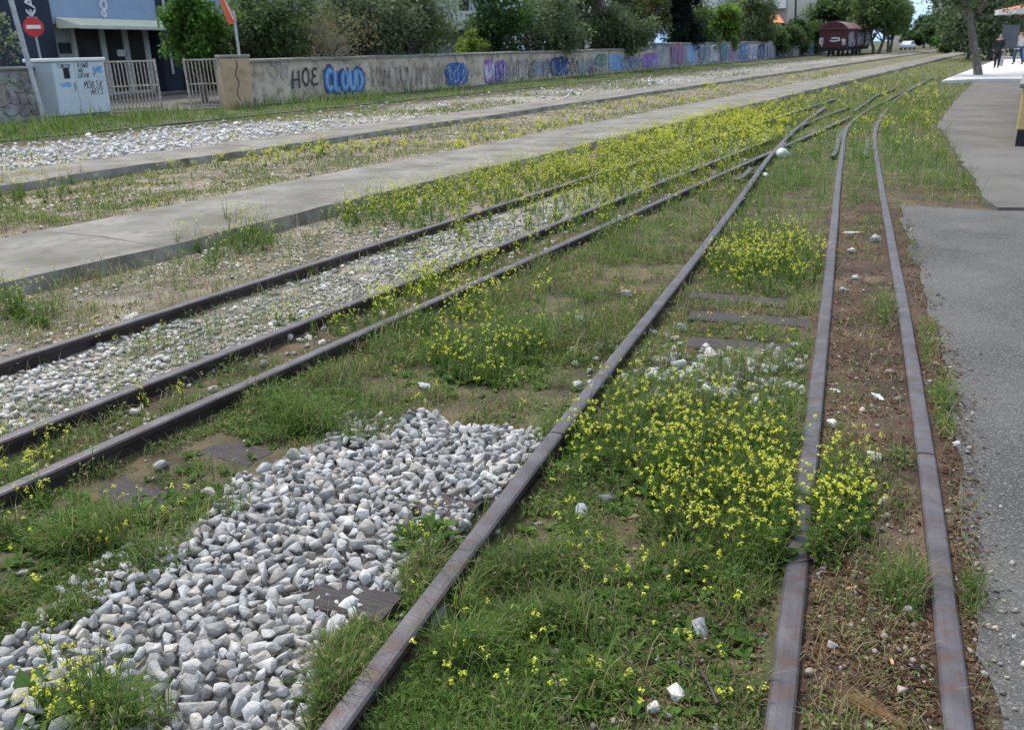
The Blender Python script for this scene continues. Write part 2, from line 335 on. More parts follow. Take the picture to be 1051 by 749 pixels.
# ------------------------------------------------------------------ rails
PROF = [(.055, 0), (.055, .009), (.014, .021), (.008, .032), (.008, .086), (.031, .095), (.0325, .112), (.0325, .118), (.026, .1245), (.012, .1265)]
PROFILE = PROF+[(-a, b) for a, b in PROF[::-1]]
def sweep(Q, z0=0, wob=.0012, prof=PROFILE):
    V = []; F = []; n = len(prof); ph = random.random()*9
    d = np.gradient(Q, axis=0); d /= np.linalg.norm(d, axis=1)[:, None]; cum = np.r_[0, np.cumsum(np.linalg.norm(np.diff(Q, axis=0), axis=1))]
    for i in range(len(Q)):
        rx, ry = d[i, 1], -d[i, 0]; q_ = (Q[i, 0]*.6+Q[i, 1]); o = wob*math.sin(q_*.8)+wob*.6*math.sin(q_*2.1); dz = wob*math.sin(q_*.6)
        for a, b in prof: V.append((Q[i, 0]+rx*(a+o), Q[i, 1]+ry*(a+o), z0+b+dz))
    for i in range(len(Q)-1):
        for k in range(n): F.append((i*n+k, (i+1)*n+k, (i+1)*n+(k+1) % n, i*n+(k+1) % n))
    F += [tuple(range(n)), tuple(range((len(Q)-1)*n+n-1, (len(Q)-1)*n-1, -1))]
    return V, F
def rail(Q, label, group, z0=0, top=True):
    Q = np.array(Q); base = np.array([Q[0, 0], Q[0, 1], 0]); V, F = sweep(Q, z0); V = np.array(V)-base
    o = MB().add(V, F).build('rail', M_rail, loc=tuple(base)); me = o.data; me.materials.append(M_railtop)
    for p in me.polygons:
        if p.normal.z > .6 and p.center.z > .1+z0: p.material_index = 1
    return tag(o, label, 'rail', group)
def fishplate(rl, P, d):
    """bolted joint bar on both sides of a rail, at world point P along direction d"""
    d = Vector((d[0], d[1], 0)).normalized(); rt = Vector((d.y, -d.x, 0)); b = rl.location
    mb = MB()
    for sgn in (-1, 1):
        c = Vector((P[0], P[1], .058))+rt*.017*sgn-b; V = []
        for a in (-.23, .23):
            for lat, zz in ((-.008, -.03), (.010, -.034), (.008, 0), (.010, .032), (-.008, .03)): V.append(c+d*a+rt*lat*sgn+Vector((0, 0, zz)))
        mb.add(V, [(0, 1, 2, 3, 4), (9, 8, 7, 6, 5)]+[(i, (i+1) % 5, 5+(i+1) % 5, 5+i) for i in range(5)])
    fp = mb.build('fishplate', M_rail, rl)
    for k in (-.17, -.06, .06, .17):
        c = Vector((P[0], P[1], .058))+d*k-b; MB().tube([c-rt*.042, c+rt*.042], .012, 6).build('bolt', M_rail, fp)
MAIN = 'rails of the main line'; SID = 'rails of the siding'
def stline(t, s0, s1): return smooth_line(line_st(t, s0, s1), .2, 0)
rA = rail(stline(TA, -2, 27), 'dark rail nearest the concrete strip, overgrown with yellow flowers further on', MAIN)
rB = rail(stline(TB, -2, 15.6), 'middle rail of the main line edging the pale gravel', MAIN)
rC = rail(stline(TC, -2, 20.5), 'long dark rail at the front of the main line, crossed by the siding rail', MAIN)
def split(Lq, y):
    k = int(np.searchsorted(Lq[:, 1], y)); return k
k = split(LD, 3.31); kd2 = split(LD, 14.2)
rD1 = rail(LD[:k+1], 'short length of siding rail beside the grey ballast heap, up to its joint', SID)
LDs = LD[k:].copy(); LDs[0] = LDs[0]+(LDs[1]-LDs[0])*.06
rD2 = rail(LDs, 'siding rail running from the joint by the flowers to the crossing with the main line', SID); fishplate(rD2, LD[k], LD[k+1]-LD[k])
rE1 = rail(LE, 'inner siding rail half buried under the big clump of yellow flowers', SID)
k = split(LF, 2.93)
rF1 = rail(LF[:k+1], 'short rounded rail length next to the asphalt at the photo bottom', SID)
LFs = LF[k:].copy(); LFs[0] = LFs[0]+(LFs[1]-LFs[0])*.06
rF2 = rail(LFs, 'outer siding rail bordering the asphalt beyond its joint, curving off into grass', SID); fishplate(rF2, LF[k], LF[k+1]-LF[k])
# frog pieces and check rails
def piece(pxs, label, z=RT):
    P = [[float(a) for a in g(x, y, z)] for x, y in pxs]; return rail(smooth_line(P, .12, 4), label, 'short pieces of the crossing')
piece([(811, 139), (813.5, 135), (819.5, 129.5), (846, 119), (871, 110)], 'thin rail leaving the upper crossing with a bent wing end')
piece([(796, 157), (801, 149), (806, 146)], 'stubby wing rail beside the crumpled white bag')
piece([(754, 184), (763, 181), (771, 172)], 'short check rail stub on the left of the siding rail before the crossing')
piece([(854.5, 160), (858, 155), (861, 142), (866, 131)], 'flared check rail left of the inner siding rail in the grass')
piece([(888.5, 161), (889.5, 152), (890, 143)], 'short straight check rail just left of the outer siding rail')
piece([(838, 115), (847, 109.5)], 'short rail end lying past the crossing in green grass')
piece([(876, 114), (886.5, 107), (899, 98), (919, 90.5)], 'pale distant rail curving with the siding into the bare patch')
FQ1 = np.array([xy(s, TF1+far_t(s)) for s in np.linspace(8, 135, 200)]); FQ2 = np.array([xy(s, TF2+far_t(s)) for s in np.linspace(8, 135, 200)])
rail(FQ1, 'thin dark rail edging the white gravel along the graffiti wall', 'rails of the far narrow track', -.07)
rail(FQ2, 'thin dark rail in the weeds nearest the graffiti wall', 'rails of the far narrow track', -.05)
# ------------------------------------------------------------------ sleepers
SLP = []
def sleeper(px, py, d, ln, label, wd=.2, z=.045):
    ln *= .86; wd *= .9; z -= .006; c = gv(px, py, z); a = math.atan2(d[1], d[0]); mb = MB(); n = 9; rnd = random.Random(px)
    xs = np.linspace(-ln/2, ln/2, n); V = []; F = []
    for i, x_ in enumerate(xs):
        o = (rnd.random()-.5)*.012
        for yy, zz in ((-wd/2+o, -.09), (-wd/2+o, -.008), (-wd/2+.012+o, 0), (0, rnd.random()*.004), (wd/2-.012+o, 0), (wd/2+o, -.01), (wd/2+o, -.09)): V.append((x_, yy, zz))
    for i in range(n-1):
        for k in range(6): F.append((i*7+k, (i+1)*7+k, (i+1)*7+k+1, i*7+k+1))
    F += [tuple(range(7)), tuple(range((n-1)*7+6, (n-1)*7-1, -1))]
    o = mb.add(V, F).build('sleeper', M_sleeper, loc=tuple(c), rz=a+rnd.uniform(-.05, .05)); tag(o, label, 'sleeper', 'timber sleepers')
    SLP.append((c.x, c.y, a, ln, wd)); return o
dD = LD[12]-LD[8]; pD = (dD[1], -dD[0]); dE = (.36, .93); pE = (.93, -.36); pM = (UY, -UX)
sleeper(450, 516, pD, .34, 'flat dark sleeper end showing among grey stones, upper one by the siding rail', .17, .075)
sleeper(362, 613, pD, .32, 'flat dark sleeper end showing among grey stones, lower one by the siding rail', .17, .085)
sleeper(140, 508, pM, .42, 'dark weathered sleeper end left of the stone heap in weeds', .19, .045)
sleeper(238, 462, pM, .40, 'dark weathered sleeper end close under the front main rail', .19, .045)
sleeper(775, 327, pE, .90, 'wide dark sleeper across the siding below the round flower patch', .2, .085)
sleeper(758, 354, pE, .62, 'shorter dark sleeper across the siding above the pale stones', .2, .085)
sleeper(757, 306, pE, .72, 'faint sleeper half under the round flower patch', .18, .08)
sleeper(806, 207, pE, .7, 'far faint sleeper in brown grass beyond the round flower patch', .2, .06)
sleeper(-4, 582, pM, .5, 'sleeper end at the far left edge of the weeds', .2, .045)

# ------------------------------------------------------------------ stones
def stone_variants(n, pts, flat, bev, seed):
    out = []; r2 = np.random.default_rng(seed)
    for _ in range(n):
        bm = bmesh.new(); q = r2.normal(size=(pts, 3)); q /= np.linalg.norm(q, axis=1)[:, None]; q = q*(.82+.25*r2.random((pts, 1)))*np.array([1, .68+.25*r2.random(), flat*(.8+.5*r2.random())])
        for p in q: bm.verts.new(p)
        r = bmesh.ops.convex_hull(bm, input=bm.verts); bmesh.ops.delete(bm, geom=[v for v in r['geom_interior'] if isinstance(v, bmesh.types.BMVert)], context='VERTS')
        bmesh.ops.dissolve_limit(bm, angle_limit=.22, verts=bm.verts, edges=bm.edges)
        if bev: bmesh.ops.bevel(bm, geom=list(bm.edges), offset=bev, segments=1, affect='EDGES')
        bmesh.ops.triangulate(bm, faces=bm.faces); bm.verts.index_update()
        V = np.array([v.co[:] for v in bm.verts]); T = np.array([[v.index for v in f.verts] for f in bm.faces]); bm.free(); out.append((V, T))
    return out
ST_hi = stone_variants(34, 11, .6, .035, 1); ST_lo = stone_variants(16, 11, .6, 0, 2)
def rotmats(n, tilt):
    a = rng.random(n)*2*math.pi; b = rng.normal(0, tilt, n); c = rng.normal(0, tilt, n)
    ca, sa, cb, sb, cc, sc = np.cos(a), np.sin(a), np.cos(b), np.sin(b), np.cos(c), np.sin(c); z = np.zeros(n); o = np.ones(n)
    Rz = np.stack([ca, -sa, z, sa, ca, z, z, z, o], -1).reshape(-1, 3, 3); Rx = np.stack([o, z, z, z, cb, -sb, z, sb, cb], -1).reshape(-1, 3, 3); Ry = np.stack([cc, z, sc, z, o, z, -sc, z, cc], -1).reshape(-1, 3, 3)
    return Rx@Ry@Rz
def inst(variants, P, Rm, sc, col):
    """joined copies of small meshes"""
    n = len(P); idx = rng.integers(0, len(variants), n); Vs = []; Ts = []; Cs = []; off = 0
    for k, (v, t) in enumerate(variants):
        w = np.where(idx == k)[0]
        if not len(w): continue
        V = np.einsum('nij,vj->nvi', Rm[w], v)*np.asarray(sc)[w][:, None, None]+P[w][:, None, :]
        Vs.append(V.reshape(-1, 3)); Ts.append((t[None]+(np.arange(len(w))*len(v))[:, None, None]+off).reshape(-1, 3)); Cs.append(np.repeat(col[w], len(v), 0)); off += V.shape[0]*V.shape[1]
    return np.concatenate(Vs), np.concatenate(Ts), np.concatenate(Cs)
def stone_cols(n, base, var=.28, warm=.18):
    b = np.array(base)*(1+rng.normal(0, var, (n, 1)).clip(-.55, .75)); k = rng.random(n)
    b[k < warm] *= np.array([1.05, .99, .92]); b[k > .75] *= np.array([.97, 1.0, 1.025]); return b.clip(.05, .8)
def on_sleeper(x, y, pad=0):
    r = np.zeros(np.shape(x), bool)
    for cx, cy, a, ln, wd in SLP:
        u = (x-cx)*math.cos(a)+(y-cy)*math.sin(a); v = -(x-cx)*math.sin(a)+(y-cy)*math.cos(a); r |= (np.abs(u) < ln/2+pad) & (np.abs(v) < wd/2+pad)
    return r
def rail_dist(x, y):
    s, t = st(x, y); d = np.minimum(np.abs(t-TA), np.abs(t-TC)+(s > 20.5)*9); d = np.minimum(d, np.abs(t-TB)+(s > 15.6)*9)
    for Lq in (LD, LE, LF):
        dx = (x-xat(Lq, y))*.92; d = np.minimum(d, np.abs(dx)+((y > Lq[-1, 1])*9))
    return d
def near_bed():
    b0 = BAL.min(0)-.1; b1 = BAL.max(0)+.1; res = .008; nx, ny = ((b1-b0)/res).astype(int)+1
    gx = b0[0]+np.arange(nx)*res; gy = b0[1]+np.arange(ny)*res; H = zfun(*np.meshgrid(gx, gy, indexing='ij'))-.012
    P = []; SC = []; n = 30000
    x = b0[0]+rng.random(n)*(b1[0]-b0[0]); y = b0[1]+rng.random(n)*(b1[1]-b0[1])
    jx = x+(vnoise(x, y, .16, 0)-.5)*.22; jy = y+(vnoise(x, y, .16, 1)-.5)*.22
    keep = inpoly(jx, jy, BAL) & (rail_dist(x, y) > .062); x = x[keep]; y = y[keep]
    r = np.exp(rng.normal(math.log(.0205), .37, len(x))).clip(.008, .046); r = np.sort(r)[::-1]; r[len(r)//3:] = rng.permutation(r[len(r)//3:])
    onS = on_sleeper(x, y, -.01)
    for i in range(len(x)):
        if onS[i] and (rng.random() < .5): continue
        k = max(2, int(r[i]*.72/res)); cx = int((x[i]-b0[0])/res); cy = int((y[i]-b0[1])/res)
        if cx-k < 0 or cy-k < 0 or cx+k >= nx or cy+k >= ny: continue
        Wd = H[cx-k:cx+k+1, cy-k:cy+k+1]; h = np.percentile(Wd, 55)
        if h > .072: continue
        z = max(h, .0)+r[i]*.24
        P.append((x[i], y[i], z)); SC.append(r[i])
        q = np.arange(-k, k+1)*res; dd = (q[:, None]**2+q[None]**2)/(r[i]*.8)**2; cap = z+r[i]*.52*np.sqrt(np.clip(1-dd, 0, 1)); H[cx-k:cx+k+1, cy-k:cy+k+1] = np.where(dd < 1, np.maximum(Wd, cap), Wd)
    P = np.array(P); SC = np.array(SC); n = len(P)
    V, T, C = inst(ST_hi, P, rotmats(n, .5), SC, stone_cols(n, (.385, .38, .365), .2))
    tag(npmesh('ballast_gravel', V, T, M_stone, C), 'heap of grey crushed ballast stones left of the siding rail', 'gravel', kind='stuff'); print('near stones', n)
near_bed()
def gravel(name, n, area, size, col, dens, label, warm=.2, var=.3, flat=.25, lo=True, zoff=0):
    (s0, s1), (t0, t1) = area; s = s0+rng.random(n)*(s1-s0); t = t0+rng.random(n)*(t1-t0); x, y = xy(s, t)
    k = (rng.random(n) < dens(x, y, s, t)) & ((rail_dist(x, y) > .045) | (t < -6)); x, y = x[k], y[k]; n = len(x)
    r = np.exp(rng.normal(math.log(size), .3, n)).clip(size*.4, size*2.2); P = np.stack([x, y, zfun(x, y)+r*.25+zoff], 1)
    V, T, C = inst(ST_lo if lo else ST_hi, P, rotmats(n, flat), r, stone_cols(n, col, var, warm))
    tag(npmesh(name, V, T, M_stone, C), label, 'gravel', kind='stuff')
gravel('track_gravel', 15000, ((-1, 15), (TA+.03, TB-.03)), .0195, (.45, .435, .40), lambda x, y, s, t: np.clip(1.15-sst(s, 4.5, 9)*1.0-1.0*sst(vnoise(x, y, .5, 1), .5, .72), .04, 1), 'pale flat gravel between the main line rails')
gravel('side_gravel', 9000, ((0, 16), (S2[1]+.1, TA-.04)), .017, (.46, .43, .37), lambda x, y, s, t: np.clip(.9-sst(s, 9, 13)*.8-1.0*sst(vnoise(x, y, .6, 2), .45, .7), .05, 1), 'sandy grit between the concrete strip and the first rail', .45)
gravel('middle_gravel', 9000, ((2, 60), (S1[1]+.1, S2[0]-.1)), .024, (.47, .43, .37), lambda x, y, s, t: np.clip(.8*sst(vnoise(x, y, 1.6, 2), .35, .6)*np.exp(-s/30)*1.4, .05, 1), 'scattered stones between the two concrete strips', .45)
gravel('white_gravel', 17000, ((8, 85), (TF1+.1, S1[0]-.02)), .046, (.58, .57, .545), lambda x, y, s, t: np.clip((1.1-.95*sst(s, 14.5, 17.5)+.35*sst(s, 30, 36))*np.exp(-np.maximum(s-30, 0)/40)*sst(t, TF1+.4, TF1+2.2+sst(s,15,22)*1.6)*(1-.9*sst(vnoise(x, y, 2.0, 1), .45, .62)*sst(s,13,20))+.03, .0, 1), 'white gravel strip along the far track', .08, .18, zoff=.03)
gravel('joint_gravel', 1200, ((-1, 13), (TB+.04, TC-.04)), .022, (.45, .43, .39), lambda x, y, s, t: .6-.04*s, 'stones caught between the paired main rails')
# thin grit in the soil of the siding
def grit():
    px = rng.uniform(-40, 1060, 9000); py = 190+rng.random(9000)**.8*620; x, y = g(px, py); k = (rail_dist(x, y) > .045) & (x < xpave(y)+.02+np.abs(rng.normal(0, .09, len(x)))) & (~inpoly(x, y, BAL)) & (st(x, y)[1] > TC)
    k &= (rng.random(len(x)) < .2+.8*sst(vnoise(x, y, .4, 3), .4, .7)); x, y = x[k], y[k]; n = len(x); r = np.exp(rng.normal(math.log(.0062), .45, n)).clip(.003, .02)*(1+np.hypot(x, y)/14)
    V, T, C = inst(ST_lo, np.stack([x, y, np.where(x > xpave(y), ASZ, zfun(x, y))+r*.25], 1), rotmats(n, .3), r, stone_cols(n, (.30, .27, .235), .35, .4)); tag(npmesh('grit_gravel', V, T, M_stone, C), 'fine grit and small chips strewn over the siding soil', 'gravel', kind='stuff')
    # pale stones among the flowers right of the siding rail
    px, py = rng.uniform(590, 835, 1500), rng.uniform(345, 425, 1500); w = blobs(px, py, [(740, 395, 95, 26, 1), (640, 360, 40, 25, .5)]); k = rng.random(1500) < w*.6; x, y = g(px[k], py[k], .03); k2 = rail_dist(x, y) > .06; x, y = x[k2], y[k2]; n = len(x); r = np.exp(rng.normal(math.log(.03), .3, n)).clip(.014, .055)
    V, T, C = inst(ST_hi, np.stack([x, y, zfun(x, y)+r*.3], 1), rotmats(n, .4), r, stone_cols(n, (.40, .40, .385))); tag(npmesh('siding_gravel', V, T, M_stone, C), 'patch of pale ballast stones behind the big flower clump', 'gravel', kind='stuff')
grit()
# single loose stones
def loose(px, py, r, col, label, k, grp='loose stones on the soil'):
    v, t = ST_hi[k % len(ST_hi)]; x, y = [float(a) for a in g(px, py, .02)]; z = float(zfun(x, y))+r*.3
    if x > xpave(y): z = ASZ+r*.35
    Rm = rotmats(1, .35)[0]; V = (v@Rm.T)*r; C = np.tile(col, (len(V), 1)); o = npmesh('loose_stone', V, t, M_stone, C); o.location = (x, y, z); tag(o, label, 'stone', grp)
Gc = (.40, .41, .41); Wc = (.62, .60, .56)
loose(719, 658, .042, (.36, .37, .39), 'upright slate grey stone beside the inner siding rail', 0)
loose(594, 540, .05, Gc, 'pale grey stone in grass right of the siding rail joint', 1)
loose(619, 526, .04, (.30, .31, .31), 'dark grey stone behind the pale stone near the siding rail joint', 2)
loose(449, 640, .058, Gc, 'large rounded stone against the foot of the siding rail', 3)
loose(505, 555, .04, Gc, 'stone leaning at the siding rail just past its bend in grass', 4)
loose(855, 455, .045, Wc, 'white chunky stone between the siding rails', 5)
loose(872, 269, .06, Wc, 'white flat stone between the siding rails further up', 6)
loose(898, 258, .075, (.34, .33, .31), 'flat grey slab stone near the outer siding rail', 7)
loose(865, 312, .04, Gc, 'grey stone lying close to the inner siding rail halfway up', 8)
loose(217, 518, .04, (.42, .39, .34), 'tan stone on the upper edge of the ballast heap', 9)
loose(433, 404, .06, (.55, .57, .56), 'pale angular stone in grass above the ballast heap', 10)
loose(593, 336, .06, Gc, 'grey stone between the main line and the siding', 11)
loose(611, 362, .06, Gc, 'grey stone beside the siding rail above the flower tuft', 12)
loose(588, 366, .045, Wc, 'small white stone left of the siding rail', 13)
loose(641, 307, .06, Gc, 'grey stone far up on the left of the siding rail', 14)
loose(295, 353, .055, Wc, 'white stone wedged between the paired main rails', 15)
loose(215, 385, .07, Gc, 'large pale stone between the paired main rails', 16)
loose(136, 335, .065, (.5, .47, .4), 'pinkish cobble against the first rail', 17)
loose(144, 334, .06, (.45, .45, .43), 'rounded cobble beside the pinkish one at the first rail', 18)
loose(166, 484, .05, Gc, 'grey stone lying below the front main rail', 19)
loose(692, 727, .038, Wc, 'white stone near the photo bottom left of the inner siding rail', 20)
loose(685, 600, .03, Wc, 'small white stone in the dark weeds below the flower clump', 21)
loose(740, 608, .035, Wc, 'white stone below the flower clump beside bare soil', 22)
loose(895, 491, .04, (.5, .5, .48), 'pale flat stone between rails near the flower clump', 23)
loose(903, 537, .03, (.5, .47, .44), 'pale chip between rails right of the flower clump', 24)
loose(928, 652, .02, Wc, 'small pale pebble by the leafy weed at the outer rail', 25)
loose(672, 741, .03, Wc, 'white pebble at the very bottom of the photo', 26)
loose(850, 692, .02, (.5, .47, .45), 'pinkish pebble on the bare soil between the rails', 27)
loose(700, 346, .05, Gc, 'stone at the right foot of the siding rail behind the flowers', 28)
loose(668, 347, .05, Gc, 'stone on the siding rail edge behind the flowers', 29)
loose(560, 600, .04, (.36, .36, .34), 'mossy stone hidden in the green weeds', 30)
loose(876, 298, .035, Gc, 'small grey stone between rails beside the leafy tuft', 31)

# ------------------------------------------------------------------ grass and weeds
GREEN = np.array([(.098, .185, .036), (.13, .215, .042), (.08, .16, .036), (.165, .225, .05), (.115, .17, .05)])
DRY = np.array([(.30, .25, .14), (.36, .30, .18), (.24, .19, .11), (.20, .20, .09)])
def gcol(n, dry, pal=GREEN):
    c = pal[rng.integers(0, len(pal), n)]*(1+rng.normal(0, .18, (n, 1))).clip(.5, 1.6); d = rng.random(n) < dry
    c[d] = DRY[rng.integers(0, len(DRY), d.sum())]*(1+rng.normal(0, .15, (d.sum(), 1))); return c.clip(.01, .8)
def blades(P, h, w, az, lean, col):
    """bent grass blades: 5 points, 3 triangles each"""
    n = len(P); h = h[:, None]; w = w[:, None]; d = np.stack([np.cos(az), np.sin(az), np.zeros(n)], 1); s_ = np.stack([-np.sin(az), np.cos(az), np.zeros(n)], 1); l = lean[:, None]
    up = np.array([0, 0, 1.]); m1 = P+up*h*.55*np.cos(l*.6)+d*h*.55*np.sin(l*.6); tp = m1+up*h*.5*np.cos(l*1.5)+d*h*.5*np.sin(l*1.5)
    V = np.stack([P-s_*w*.5, P+s_*w*.5, m1-s_*w*.42, m1+s_*w*.42, tp], 1).reshape(-1, 3)
    T = (np.array([[0, 1, 3], [0, 3, 2], [2, 3, 4]])[None]+(np.arange(n)*5)[:, None, None]).reshape(-1, 3); return V, T, np.repeat(col, 5, 0)
def leaves(P, d, L_, w, col, fold=.25):
    """leaf diamonds from P along unit d"""
    n = len(P); up = np.array([0, 0, 1.]); s_ = np.cross(d, up); s_ /= np.linalg.norm(s_, axis=1)[:, None]+1e-6; nn = np.cross(s_, d); L_ = L_[:, None]; w = w[:, None]
    V = np.stack([P, P+d*L_*.5-s_*w*.5+nn*w*fold, P+d*L_*.55+s_*w*.5+nn*w*fold, P+d*L_-nn*L_*.12], 1).reshape(-1, 3)
    T = (np.array([[0, 2, 3], [0, 3, 1]])[None]+(np.arange(n)*4)[:, None, None]).reshape(-1, 3); return V, T, np.repeat(col, 4, 0)
def cat(parts):
    V = []; T = []; C = []; o = 0
    for v, t, c in parts: V.append(v); T.append(t+o); C.append(c); o += len(v)
    return np.concatenate(V), np.concatenate(T), np.concatenate(C)
TUFTS = [(500, 690, 150, 75, 1), (640, 650, 130, 60, .75), (560, 600, 120, 50, .65), (430, 740, 100, 50, .95), (700, 600, 110, 50, .75), (560, 520, 70, 50, .6), (90, 560, 120, 60, .9), (205, 515, 60, 32, .95), (40, 610, 80, 50, .85), (25, 540, 60, 50, .6),
         (335, 438, 80, 26, 1), (300, 405, 80, 25, .55), (110, 740, 80, 30, .9), (505, 362, 82, 36, 1), (430, 340, 60, 30, .7), (600, 300, 60, 40, .35), (570, 340, 70, 40, .5), (650, 240, 60, 60, .75), (580, 275, 60, 35, .5), (440, 562, 25, 18, .8), (600, 465, 48, 40, 1), (700, 470, 130, 70, .9), (780, 520, 110, 60, .9), (380, 660, 22, 18, .6), (350, 680, 20, 14, .5),
         (780, 268, 66, 36, .95), (800, 180, 70, 60, 1), (880, 185, 30, 60, 1), (890, 150, 80, 50, 1), (935, 622, 36, 24, .55), (908, 330, 22, 15, .7), (948, 366, 12, 26, .5), (964, 430, 14, 30, .55), (980, 528, 10, 20, .4), (990, 632, 12, 20, .45), (968, 455, 12, 15, .4), (950, 255, 25, 40, .4), (985, 165, 60, 60, 1), (925, 150, 60, 60, .9), (930, 490, 25, 10, .5), (770, 350, 80, 20, .25), (820, 390, 25, 50, .5), (730, 690, 50, 40, .3),
         (250, 240, 50, 25, .9), (180, 270, 60, 20, .6), (25, 315, 50, 25, .8), (400, 215, 90, 30, .9), (100, 285, 60, 14, .5), (300, 255, 60, 18, .5), (90, 320, 60, 10, .35)]
def grass_w(px, py, x, y, s, t):
    w = blobs(px, py, TUFTS); n1 = vnoise(x, y, .45, 0); n2 = vnoise(x, y, .14, 5); xe, xf, xd, xp = xat(LE, y), xat(LF, y), xat(LD, y), xpave(y)
    base = np.zeros(len(x)); siding = (t > TC) & (x < xd); base[siding] = 1.0
    de = (x >= xd) & (x < xe); base[de] = .8; ef = (x >= xe) & (x < xp); base[ef] = (.05+.16*sst(y, 5, 8)+.75*sst(y, 8, 12))[ef]
    base[(t > TB) & (t < TC)] = .5; ab = (t > TA) & (t < TB); base[ab] = (.34+.4*sst(s, 7, 11))[ab]
    v = (t > S2[1]) & (t < TA); base[v] = (.36+.5*sst(s, 6, 10))[v]; mid = (t > S1[1]) & (t < S2[0]); base[mid] = .8; base = np.maximum(base, .8*(np.exp(-np.maximum(t-S2[1], 0)/.22)*(t > S2[1]))*(t < TA)); base = np.maximum(base, .8*(np.exp(-np.abs(S1[1]-t)/.25)*(t > S1[1]))*(t < S2[0]))
    far = (t < TF1) & (t > -27); base[far] = .9; wg = (t > TF1) & (t < S1[0]); base[wg] = (.10+.75*sst(vnoise(x, y, 2.0, 1), .42, .6)*sst(s, 14, 21))[wg]
    base = base*sst(.6*n1+.4*n2, .24, .58)*1.5; w = np.maximum(w*(.12+1.3*sst(.6*n2+.4*n1, .25, .6)), base)*(1-.8*blobs(px, py, [(745, 640, 45, 60, 1), (690, 720, 35, 30, .9), (560, 430, 40, 18, .6), (640, 560, 25, 14, .7)])*sst(n1, .2, .6))
    ok = (rail_dist(x, y) > .042+.02*rng.random(len(x))) & ~((t > S2[0]-.03) & (t < S2[1]+.03)) & ~((t > S1[0]-.03) & (t < S1[1]+.03)) & (x < xp+.02+.05*n2) & ~(on_sleeper(x, y, .02))
    hb = inpoly(x+(n2-.5)*.2, y+(n1-.5)*.2, BAL); w = np.where(hb, np.where(blobs(px, py, TUFTS[6:]) > .5, w*.5, 0), w)
    return w*ok
def zveg(x, y): return np.where(inpoly(x, y, BAL), .06, zfun(x, y))
def grass():
    parts = []
    # ---- fine blades and low leaves near
    px = rng.uniform(-130, 1120, 900000); py = 95+rng.random(900000)**.85*760; x, y = g(px, py, .04); s, t = st(x, y)
    w = grass_w(px, py, x, y, s, t); k = (rng.random(len(x)) < w*.62) & (t > -9); px, py, x, y, s, t, w = [a[k] for a in (px, py, x, y, s, t, w)]; n = len(x); print('grass', n)
    d = np.hypot(x, y); P = np.stack([x, y, zveg(x, y)-.004], 1)
    tuft = blobs(px, py, TUFTS); dry = np.clip(.52-.45*tuft+.25*(vnoise(x, y, .5, 3)-.5)+.3*((t < TA)&(t > S2[1]))*(1-tuft), .02, .8)
    col = gcol(n, dry); lf = rng.random(n) < .5
    sc = 1+np.clip(d-2.5, 0, 30)*.12
    h = (.018+.05*tuft*rng.random(n)+.028*rng.random(n)**2)*(.8+.5*rng.random(n))*np.minimum(sc, 2.2)*(.45+1.5*sst(vnoise(x, y, .13, 2), .3, .8)+.5*vnoise(x, y, .4, 4))
    i = ~lf; parts.append(blades(P[i], h[i]*1.25, (.0022+.0016*rng.random(i.sum()))*sc[i], rng.random(i.sum())*6.283, .25+rng.random(i.sum())*.9, col[i]))
    i = lf; m_ = i.sum(); az = rng.random(m_)*6.283; el = rng.uniform(-.05, .9, m_); dv = np.stack([np.cos(az)*np.cos(el), np.sin(az)*np.cos(el), np.sin(el)], 1); Q = P[i].copy(); Q[:, 2] += h[i]*rng.random(m_)*.75
    parts.append(leaves(Q, dv, (.011+.016*rng.random(m_))*sc[i]*(.7+.6*tuft[i]), (.005+.007*rng.random(m_))*sc[i], gcol(m_, dry[i]*.6)))
    # ---- brown dead leaves and chips between the siding rails
    m_ = 60000; px, py = rng.uniform(560, 1010, m_), rng.uniform(215, 800, m_); x, y = g(px, py, .09); xe_ = xat(LE, y); k = (rail_dist(x, y) > .045) & (x > xe_-.5) & (x < xpave(y)+np.abs(rng.normal(0, .055, m_))) & (rng.random(m_) < np.where(x > xe_, 1, .3)*sst(vnoise(x, y, .22, 3), .1, .65)); x, y = x[k], y[k]; n = len(x)
    az = rng.random(n)*6.283; el = rng.uniform(-.15, .35, n); dv = np.stack([np.cos(az)*np.cos(el), np.sin(az)*np.cos(el), np.sin(el)], 1); LL = (.006+.018*rng.random(n)**2)*(1+np.hypot(x, y)/9); bc = np.array([(.10, .055, .03), (.17, .105, .06), (.045, .03, .022), (.27, .19, .12), (.14, .062, .03)]); parts.append(leaves(np.stack([x, y, np.where(x > xpave(y), ASZ, zfun(x, y))+.004], 1), dv, LL*.8, LL*rng.uniform(.25, .6, n), bc[rng.integers(0, 5, n)]*(.7+.6*rng.random((n, 1)))))
    # ---- broad leaved rosettes
    m_ = 9000; px, py = rng.uniform(-60, 900, m_), rng.uniform(380, 800, m_); x, y = g(px, py, .05); k = (rail_dist(x, y) > .08) & (x < xat(LE, y)) & ~inpoly(x, y, BAL) & (rng.random(m_) < blobs(px, py, TUFTS)*.55); x, y = x[k], y[k]; n = len(x); nl = 9
    own = np.repeat(np.arange(n), nl); az = rng.random(n*nl)*6.283; el = rng.uniform(.05, .8, n*nl); dv = np.stack([np.cos(az)*np.cos(el), np.sin(az)*np.cos(el), np.sin(el)], 1); Q = np.stack([x, y, zfun(x, y)], 1)[own]; LL = (.018+.034*rng.random(n))[own]*rng.uniform(.6, 1.2, n*nl); parts.append(leaves(Q, dv, LL, LL*.5, gcol(n*nl, .03, GREEN[[0, 2, 0, 1]])))
